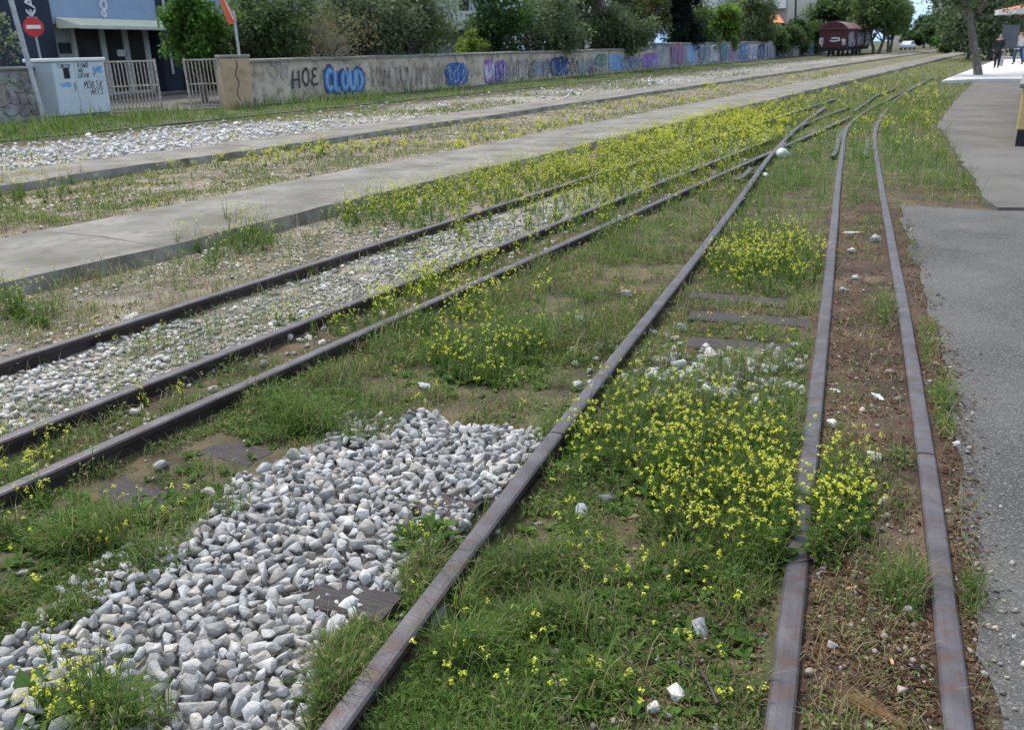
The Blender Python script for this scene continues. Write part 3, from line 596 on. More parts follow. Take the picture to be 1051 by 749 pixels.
    # ---- longer dry straws lying about
    m_ = 11000; px, py = rng.uniform(0, 1000, m_), rng.uniform(230, 800, m_); x, y = g(px, py, .05); k = (rail_dist(x, y) > .06) & (x < xpave(y)) & ~inpoly(x, y, BAL) & (st(x, y)[1] > TC) & (rng.random(m_) < .25+.75*(x > xat(LE, y))); x, y = x[k], y[k]; n = len(x)
    parts.append(blades(np.stack([x, y, zfun(x, y)+.004], 1), .03+.06*rng.random(n), .0016+.0012*rng.random(n), rng.random(n)*6.283, 1.35+.25*rng.random(n), DRY[rng.integers(0, 3, n)]*(.6+.5*rng.random((n, 1)))))
    V, T, C = cat(parts); tag(npmesh('grass', V, T, M_grass, C), 'patchy short grass, tiny weeds and dry straws between the rails', 'grass', kind='stuff')
    # ---- distance: strips of taller weeds
    parts = []; n = 420000; px = rng.uniform(-90, 1130, n); py = 40+rng.random(n)**.8*190; x, y = g(px, py, .03); k = (y > 0) & (np.hypot(x, y) < 190); px, py, x, y = px[k], py[k], x[k], y[k]; s, t = st(x, y); d = np.hypot(x, y)
    w = grass_w(px, py, x, y, s, t)
    right = (t > TC) & (y > 20); w = np.where(right & (x < xpave(y)), .55+.5*vnoise(x, y, 2.5, 1), w)
    bare = blobs(px, py, [(905, 88, 34, 6, 1), (950, 71, 28, 4, 1), (930, 79, 16, 5, .9)]); w = w*(1-bare)
    w = np.where((s > 24) & (t > S2[1]) & (t < TC), .55+.6*vnoise(x, y, 2, 2), w); w = np.where((t < -22.3-.02*s), 0, w)
    w = w*(~((t > TF1-.9) & (t < TF1+.1)) | (vnoise(x, y, 2.2, 3) > .45)); w = np.where(d > 90, np.where(px > 985, w, w*.8), w)
    w = np.where((px > 966) & (py < 84) & (d < 90) & (inpoly(x, y, np.array([[float(a) for a in q] for q in wf]))), 0, w)
    k = (rng.random(len(x)) < w*.6) & ((t < -8.5) | (s > 19)); px, py, x, y, s, t, d = [a[k] for a in (px, py, x, y, s, t, d)]; n = len(x); print('far grass', n)
    sun_ = blobs(px, py, [(985, 64, 60, 12, 1), (900, 78, 60, 9, .6)]); yel = np.clip(.15+.55*sst(vnoise(x, y, 1.7, 4), .45, .75)+.6*sun_, 0, .95)*(t > -17.5); pal2 = np.array([(.20, .24, .045), (.26, .27, .05), (.16, .20, .05)])  # sunlit yellow of the far patches is put into the blade colours
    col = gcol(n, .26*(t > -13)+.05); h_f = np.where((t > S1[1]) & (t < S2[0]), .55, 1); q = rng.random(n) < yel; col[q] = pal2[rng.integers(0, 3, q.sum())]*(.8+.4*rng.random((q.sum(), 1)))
    sc = 1+np.clip(d-12, 0, 120)*.035; h = (.05+.12*rng.random(n)**2)*(1+1.6*(t < TF2)*sst(vnoise(x, y, 1.5, 1), .35, .75))*(.6+.8*vnoise(x, y, .7, 2))*np.minimum(sc, 2.2)*.8*h_f
    parts.append(blades(np.stack([x, y, zfun(x, y)-.01], 1), h, (.009+.007*rng.random(n))*sc, rng.random(n)*6.283, .3+.8*rng.random(n), col)); V, T, C = cat(parts)
    tag(npmesh('weeds', V, T, M_grass, C), 'rank green and yellowish weeds around the far tracks and strips', 'weeds', kind='stuff')
grass()

# ------------------------------------------------------------------ yellow flowering plants
YEL = np.array([(.66, .64, .05), (.70, .70, .09), (.58, .60, .045), (.72, .72, .16)])
def unit(a): return a/(np.linalg.norm(a, axis=-1, keepdims=True)+1e-9)
def plants(P, H, heads, florets, fsz, stem_w, leafy, seed=0, hcol=1.0, pal=GREEN):
    """-> stems, leaves, blossoms arrays for plants rooted at P with heights H"""
    n = len(P); ns = n*heads; own = np.repeat(np.arange(n), heads); az = rng.random(ns)*6.283; sp_ = rng.uniform(.05, .55, ns)
    root = P[own]; tip = root+np.stack([np.cos(az)*sp_*H[own]*.75, np.sin(az)*sp_*H[own]*.75, H[own]*rng.uniform(.6, 1.05, ns)], 1); mid = root*.5+tip*.5; mid[:, :2] = root[:, :2]*.68+tip[:, :2]*.32
    sd_ = np.stack([-np.sin(az), np.cos(az), np.zeros(ns)], 1)*stem_w*.5; sd2 = np.stack([np.cos(az), np.sin(az), np.zeros(ns)], 1)*stem_w*.5
    V = np.stack([root-sd_, root+sd_, mid-sd_*.8, mid+sd_*.8, tip, root-sd2, root+sd2, mid-sd2*.8, mid+sd2*.8], 1).reshape(-1, 3)
    T = (np.array([[0, 1, 3], [0, 3, 2], [2, 3, 4], [5, 6, 8], [5, 8, 7], [7, 8, 4]])[None]+(np.arange(ns)*9)[:, None, None]).reshape(-1, 3); stems = (V, T, np.repeat(gcol(ns, .03, pal), 9, 0))
    # leaves along the stems
    m_ = n*leafy; o2 = rng.integers(0, ns, m_); u = rng.random(m_)**1.4; Q = root[o2]*(1-u[:, None])+mid[o2]*u[:, None]; a2 = rng.random(m_)*6.283; el = rng.uniform(-.1, .9, m_); dv = np.stack([np.cos(a2)*np.cos(el), np.sin(a2)*np.cos(el), np.sin(el)], 1)
    LL = np.minimum(H[own[o2]], .3)*(.08+.15*rng.random(m_))*(1.25-u*.8); lv = leaves(Q, dv, LL, LL*rng.uniform(.22, .42, m_), gcol(m_, .02, pal))
    # florets round each tip
    nf = ns*florets; o3 = np.repeat(np.arange(ns), florets); off = rng.normal(0, 1, (nf, 3)); off = unit(off)*fsz*rng.uniform(.4, 1.5, (nf, 1)); off[:, 2] = off[:, 2]*1.1+fsz*.2; c = tip[o3]+off; nrm = unit(off+np.array([0, 0, fsz*.9])); a = unit(np.cross(nrm, rng.normal(size=(nf, 3)))); b = np.cross(nrm, a); r = (fsz*rng.uniform(.45, .8, nf))[:, None]; q = .38
    V = np.stack([c, c+a*r+nrm*r*.3, c+b*r*q+a*r*q, c+b*r+nrm*r*.3, c-a*r*q+b*r*q, c-a*r+nrm*r*.3, c-a*r*q-b*r*q, c-b*r+nrm*r*.3, c+a*r*q-b*r*q], 1).reshape(-1, 3)
    T = (np.array([[0, i, i % 8+1] for i in range(1, 9)])[None]+(np.arange(nf)*9)[:, None, None]).reshape(-1, 3); fl = (V, T, np.repeat(YEL[rng.integers(0, 4, nf)]*(.88+.2*rng.random((nf, 1)))*hcol, 9, 0))
    return stems, lv, fl
def clump(cx, cy, rx, ry, n, H, label, heads=3, florets=9, fsz=.0064, leafy=32, rosette=0, group='clumps of yellow flowering weeds'):
    a = rng.random(n*3)*6.283; r = np.sqrt(rng.random(n*3)); px = cx+np.cos(a)*r*rx; py = cy+np.sin(a)*r*ry; x, y = g(px, py, .04); k = rail_dist(x, y) > .036; x, y = x[k][:n], y[k][:n]; P = np.stack([x, y, zveg(x, y)-.005], 1)
    Hh = H*(.55+.6*rng.random(len(x))); s_, l_, f_ = plants(P, Hh, heads, florets, fsz, .0035, leafy)
    if rosette:
        m_ = rosette; i = rng.integers(0, len(P), m_); az = rng.random(m_)*6.283; el = rng.uniform(.0, .75, m_); dv = np.stack([np.cos(az)*np.cos(el), np.sin(az)*np.cos(el), np.sin(el)], 1); Q = P[i]+np.c_[rng.normal(0, .02, (m_, 2)), np.full(m_, .005)]; LL = .05+.07*rng.random(m_); l_ = cat([l_, leaves(Q, dv, LL, LL*.45, gcol(m_, 0, GREEN[[0, 2]]))])
    o = empty('flowering_weed', (float(P[:, 0].mean()), float(P[:, 1].mean()), float(P[:, 2].mean()))); lc = np.array(o.location)
    for nm, a, mt in (('stems', s_, M_grass), ('foliage', l_, M_grass), ('blossoms', f_, M_petal)):
        ob = npmesh(nm, a[0]-lc, a[1], mt, a[2], o); ob['kind'] = 'stuff'
    return tag(o, label, 'wildflower', group)
clump(660, 462, 85, 58, 62, .25, 'tall dense yellow flower clump leaning on the siding rail above the pale stones', rosette=60)
clump(600, 470, 45, 26, 16, .17, 'dark leafy clump with few flowers at the right foot of the siding rail', heads=2, rosette=120)
clump(735, 474, 80, 46, 64, .23, 'yellow flower clump between the siding rails behind the biggest clump', rosette=40)
clump(765, 548, 85, 58, 90, .27, 'biggest and brightest yellow flower clump left of the inner siding rail', rosette=90)
clump(838, 550, 56, 42, 56, .24, 'yellow flower clump growing over the inner siding rail', rosette=70)
clump(690, 545, 55, 36, 20, .2, 'looser yellow flowers on the left flank of the biggest clump', rosette=40)
clump(785, 283, 58, 26, 85, .25, 'round mound of small yellow flowers below the crossing', heads=7, florets=5, fsz=.009, leafy=12)
clump(745, 283, 30, 12, 12, .14, 'low fringe of yellow flowers left of the round mound', heads=5, florets=5, fsz=.007)
clump(505, 376, 62, 26, 44, .22, 'green tuft with sparse yellow flowers between main line and siding', heads=4, florets=6, fsz=.0075, rosette=130, leafy=22)
clump(440, 350, 30, 20, 10, .18, 'small yellow flowers left of the green tuft between main line and siding', heads=4, florets=7)
clump(255, 246, 26, 16, 26, .36, 'tall airy yellow flowers against the edge of the concrete strip', heads=6, florets=5, fsz=.008)
clump(205, 262, 26, 14, 12, .3, 'thin yellow flowers left of the tall airy ones at the concrete strip', heads=5, florets=5, fsz=.008)
clump(30, 325, 30, 16, 10, .3, 'few yellow flowers in weeds by the strip at the photo edge', heads=5, florets=6, fsz=.007, rosette=30)
clump(45, 196, 60, 16, 40, .34, 'broad low bank of yellow flowers between the two concrete strips', heads=6, florets=4, fsz=.012)
clump(330, 155, 9, 6, 10, .35, 'leafy green weed with yellow tips below the narrow strip', heads=4, florets=3, fsz=.012, leafy=30)
clump(400, 222, 60, 16, 50, .26, 'bank of yellow flowers spilling from the concrete strip towards the first rail', heads=5, florets=5, fsz=.009)
clump(150, 350, 70, 12, 14, .1, 'few low yellow flowers on the pale gravel between the rails', heads=3, florets=5, fsz=.006, leafy=12)
clump(470, 262, 60, 14, 26, .16, 'yellow flowers over the pale gravel where it ends between the rails', heads=4, florets=5, fsz=.008, leafy=14)
clump(90, 738, 60, 30, 16, .12, 'yellow flowers and green leaves at the foot of the stone heap', heads=4, florets=7, rosette=70)
clump(60, 700, 60, 30, 9, .14, 'thin stems of yellow flowers rising from the stone heap edge', heads=3, florets=7, leafy=5)
clump(28, 505, 30, 26, 12, .17, 'small yellow flowers in front of the front main rail', heads=4, florets=7)
clump(40, 455, 40, 14, 10, .14, 'yellow flowers between the paired main rails near the photo edge', heads=4, florets=6)
clump(150, 420, 50, 14, 9, .12, 'sparse yellow flowers between the paired main rails further along', heads=4, florets=6)
clump(340, 335, 70, 14, 26, .16, 'row of yellow flowers between the paired main rails beyond the gravel', heads=5, florets=5, fsz=.006)
clump(440, 562, 22, 14, 9, .12, 'small leafy weed with yellow tips among the grey stones by the siding rail', heads=3, florets=4, rosette=60, leafy=20)
clump(595, 555, 10, 40, 5, .26, 'lone tall yellow stems in the low green weeds', heads=3, florets=8, leafy=5)
# scattered single stems in the foreground and beyond
def singles(n, xr, yr, H, label, grp):
    for i in range(n):
        while True:
            px = rng.uniform(*xr); py = rng.uniform(*yr); x, y = g(px, py, .04)
            if rail_dist(x, y) > .06 and x < xpave(y) and not inpoly(np.array([x]), np.array([y]), BAL)[0]: break
        P = np.array([[x, y, float(zveg(np.array([x]), np.array([y]))[0])]]); s_, l_, f_ = plants(P, np.array([H*rng.uniform(.6, 1.3)]), int(rng.integers(1, 4)), 9, .0066, .0026, 6); lc = P[0]
        o = npmesh('flower_stem', s_[0]-lc, s_[1], M_grass, s_[2]); o.location = tuple(lc); npmesh('leaves', l_[0]-lc, l_[1], M_grass, l_[2], o); npmesh('blossom', f_[0]-lc, f_[1], M_petal, f_[2], o); tag(o, label, 'wildflower', grp)
singles(42, (420, 780), (560, 745), .11, 'thin stem topped by yellow blossom in the low weeds right of the siding rail', 'single flower stems in the low weeds')
singles(26, (350, 640), (290, 440), .11, 'thin stem topped by yellow blossom between front main rail and siding rail', 'single flower stems before the crossing')
singles(14, (0, 260), (500, 640), .10, 'thin stem topped by yellow blossom in weeds left of the stone heap', 'single flower stems by the stone heap')
singles(14, (640, 830), (300, 375), .10, 'thin stem topped by yellow blossom near the sleepers of the siding', 'single flower stems by the sleepers')
def meadow():
    n = 21000; px = rng.uniform(150, 960, n*4); py = rng.uniform(66, 330, n*4); x, y = g(px, py, .05); s, t = st(x, y); d = np.hypot(x, y); nz_ = vnoise(x, y, 1.1, 0)
    w = np.zeros(len(x)); k = (t > S2[1]+.05) & (t < TA); w[k] = (1.1*sst(s, 6, 9.5)*(1-.72*sst(s, 20, 27)))[k]; k = (t >= TA) & (t < TB); w[k] = (.85*sst(s, 5.5, 11)*(1-.6*sst(s, 18, 24)))[k]; k = (t >= TB) & (t < TC); w[k] = (.25+.3*sst(s, 7, 11))[k]; k = (t >= TC) & (x < xat(LD, y)); w[k] = (.10*sst(nz_, .35, .65))[k]; k = (x >= xat(LD, y)) & (x < xpave(y)-.1) & (s > 13); w[k] = .07
    w = np.where((s > 26) & (t > S2[1]) & (t < TC), .22, w); k = (t > S1[1]) & (t < S2[0]); w[k] = (.30*sst(nz_, .45, .75))[k]; w *= (.35+1.1*nz_)*(1-blobs(px, py, [(905, 88, 34, 6, 1), (950, 71, 28, 4, 1)])); w = np.where(t > -13, w, 0)*np.clip((d/14)**.6, .5, 1.2)
    k = (rng.random(len(x)) < w*.29) & (rail_dist(x, y) > .08) & ~((t > S2[0]-.05) & (t < S2[1]+.05)); x, y, d = x[k], y[k], d[k]; n = len(x); print('meadow plants', n)
    H = (.12+.22*rng.random(n))*(.8+.25*np.clip(d/15, 0, 1)); parts = []; P = np.stack([x, y, zfun(x, y)], 1)
    for a, b, f in ((0, 14, .011), (14, 26, .018), (26, 200, .032)):
        k = (d >= a) & (d < b); s_, l_, f_ = plants(P[k], H[k]*np.where(st(x[k], y[k])[1] < S2[0], .6, 1), 7 if a < 20 else 5, 3, f, .003+f*.08, 8, pal=GREEN[[1, 3, 1, 3]]*1.15); parts += [s_, l_]; fl.append(f_)
    V, T, C = cat(parts); o = tag(npmesh('flower_foliage', V, T, M_grass, C), 'green stems of the broad yellow flower verge along the main line', 'undergrowth', kind='stuff')
    V, T, C = cat(fl); npmesh('blossoms', V, T, M_petal, C, o)
fl = []; meadow()

# ------------------------------------------------------------------ walls along the far track
def wmat(n, a, b, **k): return mat(n, a, b, **k)
M_plaster = mat('stained plaster', (.38, .32, .245), (.55, .48, .385), 1.1, .95, .6, 18, c3=(.15, .135, .12), s3=2.6, f3=.8)
M_plaster2 = mat('painted over wall', (.24, .24, .27), (.42, .41, .42), .9, .95, .4, 18, c3=(.13, .13, .15), s3=2.2, f3=.7)
M_cope = mat('grey coping', (.19, .18, .165), (.30, .285, .26), 2, .95, .5, 20)
M_pillar = mat('ochre plaster', (.40, .28, .18), (.50, .37, .25), 1.3, .95, .5, 15, c3=(.2, .16, .12), s3=3, f3=.6)
WDIR = Vector((.466, .885, 0)).normalized(); WN = Vector((WDIR.y, -WDIR.x, 0)); WO = Vector((-8.95, 29.55, 0)); WRZ = math.atan2(WDIR.y, WDIR.x)
def wall_u(px):
    d = ray(px, 55); a = Vector((d[0], d[1], 0)); den = a.x*WDIR.y-a.y*WDIR.x; return -(a.x*WO.y-a.y*WO.x)/-(a.x*WDIR.y-a.y*WDIR.x)*1.0 if abs(den) > 1e-9 else 0
def wall_uz(px, py):
    d = Vector(ray(px, py)); k = WN.dot(WO)/WN.dot(d); p = d*k; return (Vector((p.x, p.y, 0))-WO).dot(WDIR), CH+p.z
U_A = 0.0; U_B = wall_uz(673, 50)[0]; U_C = 118.0; ZT1 = 1.50; ZT2 = wall_uz(700, 44)[1]
print('wall', U_B, ZT2, [wall_uz(a, b) for a, b in ((335, 70), (373, 94), (498, 62), (845, 41))])
wall1 = empty('graffiti_wall', WO, WRZ); tag(wall1, 'low ochre plaster wall with a blue bubble word and grey coping', 'wall', 'walls behind the far track')
wall2 = empty('graffiti_wall', WO+WDIR*U_B, WRZ); tag(wall2, 'taller far wall crowded with purple, blue and white graffiti near the wagons', 'wall', 'walls behind the far track')
def wpanel(root, u0, u1, zt, mt):
    mb = MB(); n = int((u1-u0)/1.2)+2; us = np.linspace(u0, u1, n); rnd = random.Random(3); hh = [zt-.09+rnd.uniform(-.012, .012) for _ in us]
    V = []; F = []
    for u_, h_ in zip(us, hh): o = rnd.uniform(-.012, .012); V += [(u_, o-.02, -.3), (u_, o, h_), (u_, .3, h_), (u_, .3, -.3)]
    for i in range(n-1):
        for k in range(4): F.append((i*4+k, (i+1)*4+k, (i+1)*4+(k+1) % 4, i*4+(k+1) % 4))
    F += [(0, 1, 2, 3), tuple((n-1)*4+k for k in (3, 2, 1, 0))]; mb.add(V, F).build('wall', mt, root)
    cb = MB(); V = []; F = []
    for u_, h_ in zip(us, hh): o = rnd.uniform(-.01, .01); V += [(u_, -.07+o, h_+.003), (u_, -.07+o, h_+.075), (u_, .12, h_+.10), (u_, .36, h_+.06), (u_, .36, h_+.003)]
    for i in range(n-1):
        for k in range(5): F.append((i*5+k, (i+1)*5+k, (i+1)*5+(k+1) % 5, i*5+(k+1) % 5))
    F += [(0, 1, 2, 3, 4), tuple((n-1)*5+k for k in (4, 3, 2, 1, 0))]; cb.add(V, F).build('coping', M_cope, root)
wpanel(wall1, 0, U_B-.01, ZT1, M_plaster); wpanel(wall2, 0, U_C-U_B, ZT2, M_plaster2)
def pmat(name, c): return mat(name, tuple(v*.75 for v in c), tuple(min(.9, v*1.15) for v in c), 2.5, .8, p=(.3, .7), c3=tuple(v*.55+.1 for v in c), s3=5, f3=.5)
PM = {k: pmat(k+' spray paint', c) for k, c in dict(blue=(.05, .16, .42), sky=(.20, .38, .62), navy=(.03, .06, .20), purple=(.26, .13, .42), white=(.62, .62, .66), teal=(.05, .22, .28), green=(.07, .20, .13), pink=(.45, .28, .36), grey=(.30, .32, .38), mauve=(.30, .16, .26), red=(.4, .1, .08)).items()}
PM['black'] = M_black
_lay = [0]
def stroke(mb, P, w, y):
    """flat painted ribbon through (u,z) points lying on the wall"""
    P = np.array(P, float); d = np.gradient(P, axis=0); d /= np.linalg.norm(d, axis=1)[:, None]+1e-9; n = np.stack([-d[:, 1], d[:, 0]], 1); ww = np.full(len(P), w)*(.8+.4*rng.random(len(P)))
    V = []
    for p, q, k in zip(P, n, ww): V += [(p[0]+q[0]*k/2, y, p[1]+q[1]*k/2), (p[0]-q[0]*k/2, y, p[1]-q[1]*k/2)]
    mb.add(V, [(2*i, 2*i+1, 2*i+3, 2*i+2) for i in range(len(P)-1)])
def layer():
    _lay[0] += 1; return -.036-.0007*(_lay[0] % 45)
def scribble(root, u0, u1, z0, z1, col, n=6, w=.03, label=None, name='graffiti'):
    mb = MB(); r = random.Random(int(u0*97+z0*31+n))
    for i in range(n):
        c = u0+(u1-u0)*(i+.5)/n; k = 12; a = r.uniform(0, 6); b = r.uniform(.7, 1.5); wu = (u1-u0)/n*r.uniform(.4, .8); P = []
        for j in range(k):
            q = j/(k-1)*5.5*b+a; P.append((c+wu*math.cos(q)*(.6+.4*math.sin(q*.6)), (z0+z1)/2+(z1-z0)*.46*math.sin(q*.8+i)*(.7+.3*math.cos(q*1.7))))
        stroke(mb, smooth_line(P, .03, 2), w, layer())
    o = mb.build(name, PM[col], root); 
    if label: o['label'] = label
    return o
def patch(root, u0, u1, z0, z1, col, label=None):
    """painted block with an uneven outline"""
    r = random.Random(int(u0*13+7)); n = 26; P = []
    for i in range(n):
        a = 2*math.pi*i/n; cx, cz = math.cos(a), math.sin(a); k = 1/max(abs(cx), abs(cz)); k = k*.75+.25; P.append(((u0+u1)/2+(u1-u0)/2*cx*k*r.uniform(.86, 1.06), (z0+z1)/2+(z1-z0)/2*cz*k*r.uniform(.86, 1.05)))
    y = layer(); o = MB().add([(p[0], y, p[1]) for p in P], [tuple(range(n))]).build('graffiti', PM[col], root)
    if label: o['label'] = label
def at_wall(px, py): return wall_uz(px, py)
def TX(u, z, y, sx=1, rot=0): return Matrix.Translation((u, y, z))@Matrix.Rotation(rot, 4, 'Z')@Matrix.Rotation(R(90), 4, 'X')@Matrix.Diagonal((sx, 1, 1, 1))
def rect(a, b, c, d): u0, z0 = wall_uz(a, d); u1, z1 = wall_uz(c, b); return u0, u1, max(z0, .05), z1
# black tag, blue bubble word, painted blocks
GL = dict(H=[[(0, 0), (.05, 1)], [(.62, -.02), (.6, 1.02)], [(.02, .5), (.63, .52)]], O=[[(.35, 1), (.05, .75), (0, .3), (.3, 0), (.62, .25), (.6, .75), (.33, 1.02)]], E=[[(.6, .85), (.3, 1), (.05, .8), (.2, .55), (.45, .52)], [(.2, .52), (0, .25), (.25, 0), (.6, .12)]], C=[[(.6, .85), (.3, 1), (0, .7), (.02, .25), (.3, 0), (.62, .15)]], L=[[(.05, 1), (.02, .1), (.1, .02), (.6, .05)]], U=[[(0, 1), (.03, .25), (.3, 0), (.6, .25), (.62, 1.02)]], D=[[(.02, 0), (.05, 1), (.45, .9), (.65, .5), (.45, .08), (0, 0)]],
  T=[[(0, .95), (.6, 1)], [(.3, 1), (.28, 0)]], K=[[(.05, 1), (0, 0)], [(.6, 1), (.08, .48), (.62, 0)]], R=[[(0, 0), (.05, 1), (.55, .85), (.45, .55), (.05, .5), (.6, 0)]], W=[[(0, 1), (.18, 0), (.33, .7), (.5, 0), (.68, 1)]], N=[[(0, 0), (.05, 1), (.55, 0), (.6, 1)]], M=[[(0, 0), (.1, 1), (.33, .35), (.58, 1), (.65, 0)]], P=[[(0, 0), (.05, 1), (.55, .85), (.5, .5), (.05, .45)]], S=[[(.6, .9), (.2, 1), (.05, .75), (.5, .45), (.5, .1), (0, .05)]], A=[[(0, 0), (.32, 1), (.62, 0)], [(.12, .4), (.5, .4)]], Y=[[(0, 1), (.3, .5), (.6, 1)], [(.3, .5), (.28, 0)]], B=[[(0, 0), (.05, 1), (.5, .85), (.1, .52), (.6, .3), (0, 0)]])
def hand(root, word, u0, u1, z0, z1, cols_ws, y0, seed=1, lean=.12, label=None):
    """spray painted word as brush strokes; several widths give outline and fill"""
    for li, (col, w) in enumerate(cols_ws):
        mb = MB(); n = len(word); r = random.Random(seed)
        for i, ch in enumerate(word):
            ox = r.uniform(-.06, .06); oz = r.uniform(-.06, .06); sz = r.uniform(.92, 1.12)
            for si, Ps in enumerate(GL[ch]):
                P = [(u0+(u1-u0)*(i+.12+(x_+ox)*1.15)/n+lean*(z1-z0)*z_, z0+(z1-z0)*(z_*sz+oz)) for x_, z_ in Ps]; P = [(a_+r.uniform(-.03, .03)*(z1-z0), b_+r.uniform(-.03, .03)*(z1-z0)) for a_, b_ in P]; stroke(mb, smooth_line(P, (z1-z0)*.07, 2), w, y0-.003*li-.0004*(i*3+si)/3)
        o = mb.build('graffiti', PM[col], root)
        if label and li == 0: o['label'] = label
u0, u1, z0, z1 = rect(299, 71, 325, 90); hand(wall1, 'HOE', u0, u1, z0, z1, (('black', .075),), -.045, 4, .1, 'black tag')
u0, u1, z0, z1 = rect(334, 71, 371, 93); hand(wall1, 'CLOUD', u0, u1, z0, z1, (('navy', .40), ('blue', .30), ('sky', .15)), -.041, 6, .05, 'blue bubble word')
for (a, b, c, d, col, n, w) in ((275, 62, 296, 84, 'grey', 4, .03), (380, 66, 400, 96, 'black', 5, .018), (410, 62, 452, 94, 'black', 9, .018), (505, 60, 500, 86, 'white', 3, .04), (530, 58, 560, 80, 'black', 8, .022), (588, 56, 610, 78, 'grey', 6, .03), (520, 60, 534, 80, 'black', 3, .03)):
    if c > a: scribble(wall1, *rect(a, b, c, d), col, n, w)
for (a, b, c, d, col, col2, lb) in ((457, 63, 479, 88, 'blue', 'navy', 'blue painted block'), (497, 61, 507, 88, 'purple', 'white', 'purple letter block'), (508, 61, 519, 88, 'purple', 'navy', 'second purple letter block'), (565, 58, 583, 79, 'navy', 'blue', 'dark blue block'), (611, 55, 622, 68, 'green', 'grey', 'green block'), (623, 55, 640, 74, 'sky', 'blue', 'light blue block'), (640, 56, 657, 73, 'grey', 'navy', 'grey block with navy letters'), (658, 54, 675, 71, 'purple', 'blue', 'violet blue block')):
    q = rect(a, b, c, d); patch(wall1, *q, col, lb); scribble(wall1, *q, col2, 5, .06); scribble(wall1, *q, 'white' if col != 'green' else 'grey', 3, .03)
for i, px in enumerate(range(520, 672, 9)): scribble(wall1, *rect(px, 58, px+11, 86-(px-520)*.085), ['grey', 'white', 'black', 'sky', 'navy'][i % 5], 5, .05)
for i, px in enumerate(range(383, 456, 12)): scribble(wall1, *rect(px, 62, px+11, 96), 'black', 4, .014)
def rect2(a, b, c, d): u0, u1, z0, z1 = rect(a, b, c, d); return u0-U_B, u1-U_B, z0, z1
cols = ['mauve', 'sky', 'grey', 'white', 'teal', 'pink', 'blue', 'white', 'navy', 'grey', 'sky', 'pink', 'white', 'grey', 'sky', 'mauve']
xs_ = [687, 703, 716, 727, 738, 747, 757, 768, 777, 786, 795, 804, 812, 820, 828, 836, 845]
for i, c in enumerate(cols):
    a, b = xs_[i], xs_[i+1]; zt = .045*(860-a)+46; q = rect2(a+.4, 45.5, b-.4, 66-(a-687)*.06); patch(wall2, *q, c, c+' painted block'); scribble(wall2, *q, ['navy', 'white', 'blue', 'grey', 'black'][i % 5], 5, .09); scribble(wall2, *q, ['white', 'sky', 'black', 'purple'][i % 4], 4, .06)
# gate pillar
pp = polar(238, 30.6); o = empty('gate_pillar', pp, WRZ-.55); MB().box(-.44, .44, -.26, .26, -.2, 1.56).build('shaft', M_pillar, o, bevel=.02); MB().box(-.48, .48, -.30, .30, 1.563, 1.65).build('cap', M_cope, o, bevel=.015)
ck = MB(); [stroke(ck, [(.02+.05*math.sin(k*1.7)-.04*k/9, 1.5-k*.15) for k in range(9)], .03, -.265)]; ck.build('crack', M_black, o)
tag(o, 'cracked ochre gate pillar at the start of the graffiti wall', 'pillar')
# stone wall at the left edge
M_rubble = mat('rubble stone', (.19, .165, .14), (.36, .31, .26), 2.2, .95, 1.5, 9, c3=(.08, .075, .065), s3=5, f3=.7)
a_, b_ = polar(-60, 27.8), polar(26, 29.0); dv = b_-a_; o = empty('rubble_wall', a_, math.atan2(dv.y, dv.x)); mb = MB(); rnd = random.Random(2)
Ln = dv.length; n_ = M_rubble.node_tree.nodes; l_ = M_rubble.node_tree.links; vo = n_.new('ShaderNodeTexVoronoi'); vo.inputs['Scale'].default_value = 3.2; tc_ = n_.new('ShaderNodeTexCoord'); l_.new(tc_.outputs['Object'], vo.inputs['Vector']); mm_ = n_.new('ShaderNodeMixRGB'); mm_.blend_type = 'OVERLAY'; mm_.inputs['Fac'].default_value = .35; b_s = n_['Principled BSDF']; l_.new(b_s.inputs['Base Color'].links[0].from_socket, mm_.inputs['Color1']); l_.new(vo.outputs['Color'], mm_.inputs['Color2']); bw_ = n_.new('ShaderNodeHueSaturation'); bw_.inputs['Saturation'].default_value = .35; l_.new(mm_.outputs[0], bw_.inputs['Color']); l_.new(bw_.outputs[0], b_s.inputs['Base Color'])
for r_ in range(5):
    x_ = 0
    while x_ < Ln:
        w_ = rnd.uniform(.2, .5); n6 = 9; cx_ = x_+w_/2; zc_ = r_*.28+.08+rnd.uniform(-.04, .04); P = [(cx_+w_*.56*math.cos(6.2832*k/n6)*rnd.uniform(.8, 1.05), zc_+.165*math.sin(6.2832*k/n6)*rnd.uniform(.75, 1.05)) for k in range(n6)]; P = [(min(max(u_, .01), Ln-.01), min(v_, 1.37)) for u_, v_ in P]; yy_ = -.225-.012*rnd.random(); mb.add([(u_, yy_, v_) for u_, v_ in P]+[(u_, .2, v_) for u_, v_ in P], [tuple(range(n6)), tuple(range(2*n6-1, n6-1, -1))]+[(k, n6+k, n6+(k+1) % n6, (k+1) % n6) for k in range(n6)]); x_ += w_*.97
mb.build('stonework', M_rubble, o, bevel=.012); MB().box(.01, Ln-.01, -.19, .20, -.2, 1.38).build('mortar', M_cope, o); MB().box(-.02, Ln+.02, -.26, .26, 1.383, 1.47).build('coping', M_cope, o, bevel=.02)
tag(o, 'dark rubble stone wall behind the leaning steel post', 'wall')
def wdist(px, k=2.0):
    u = wall_uz(px, 55)[0]; return (WO+WDIR*u).length+k
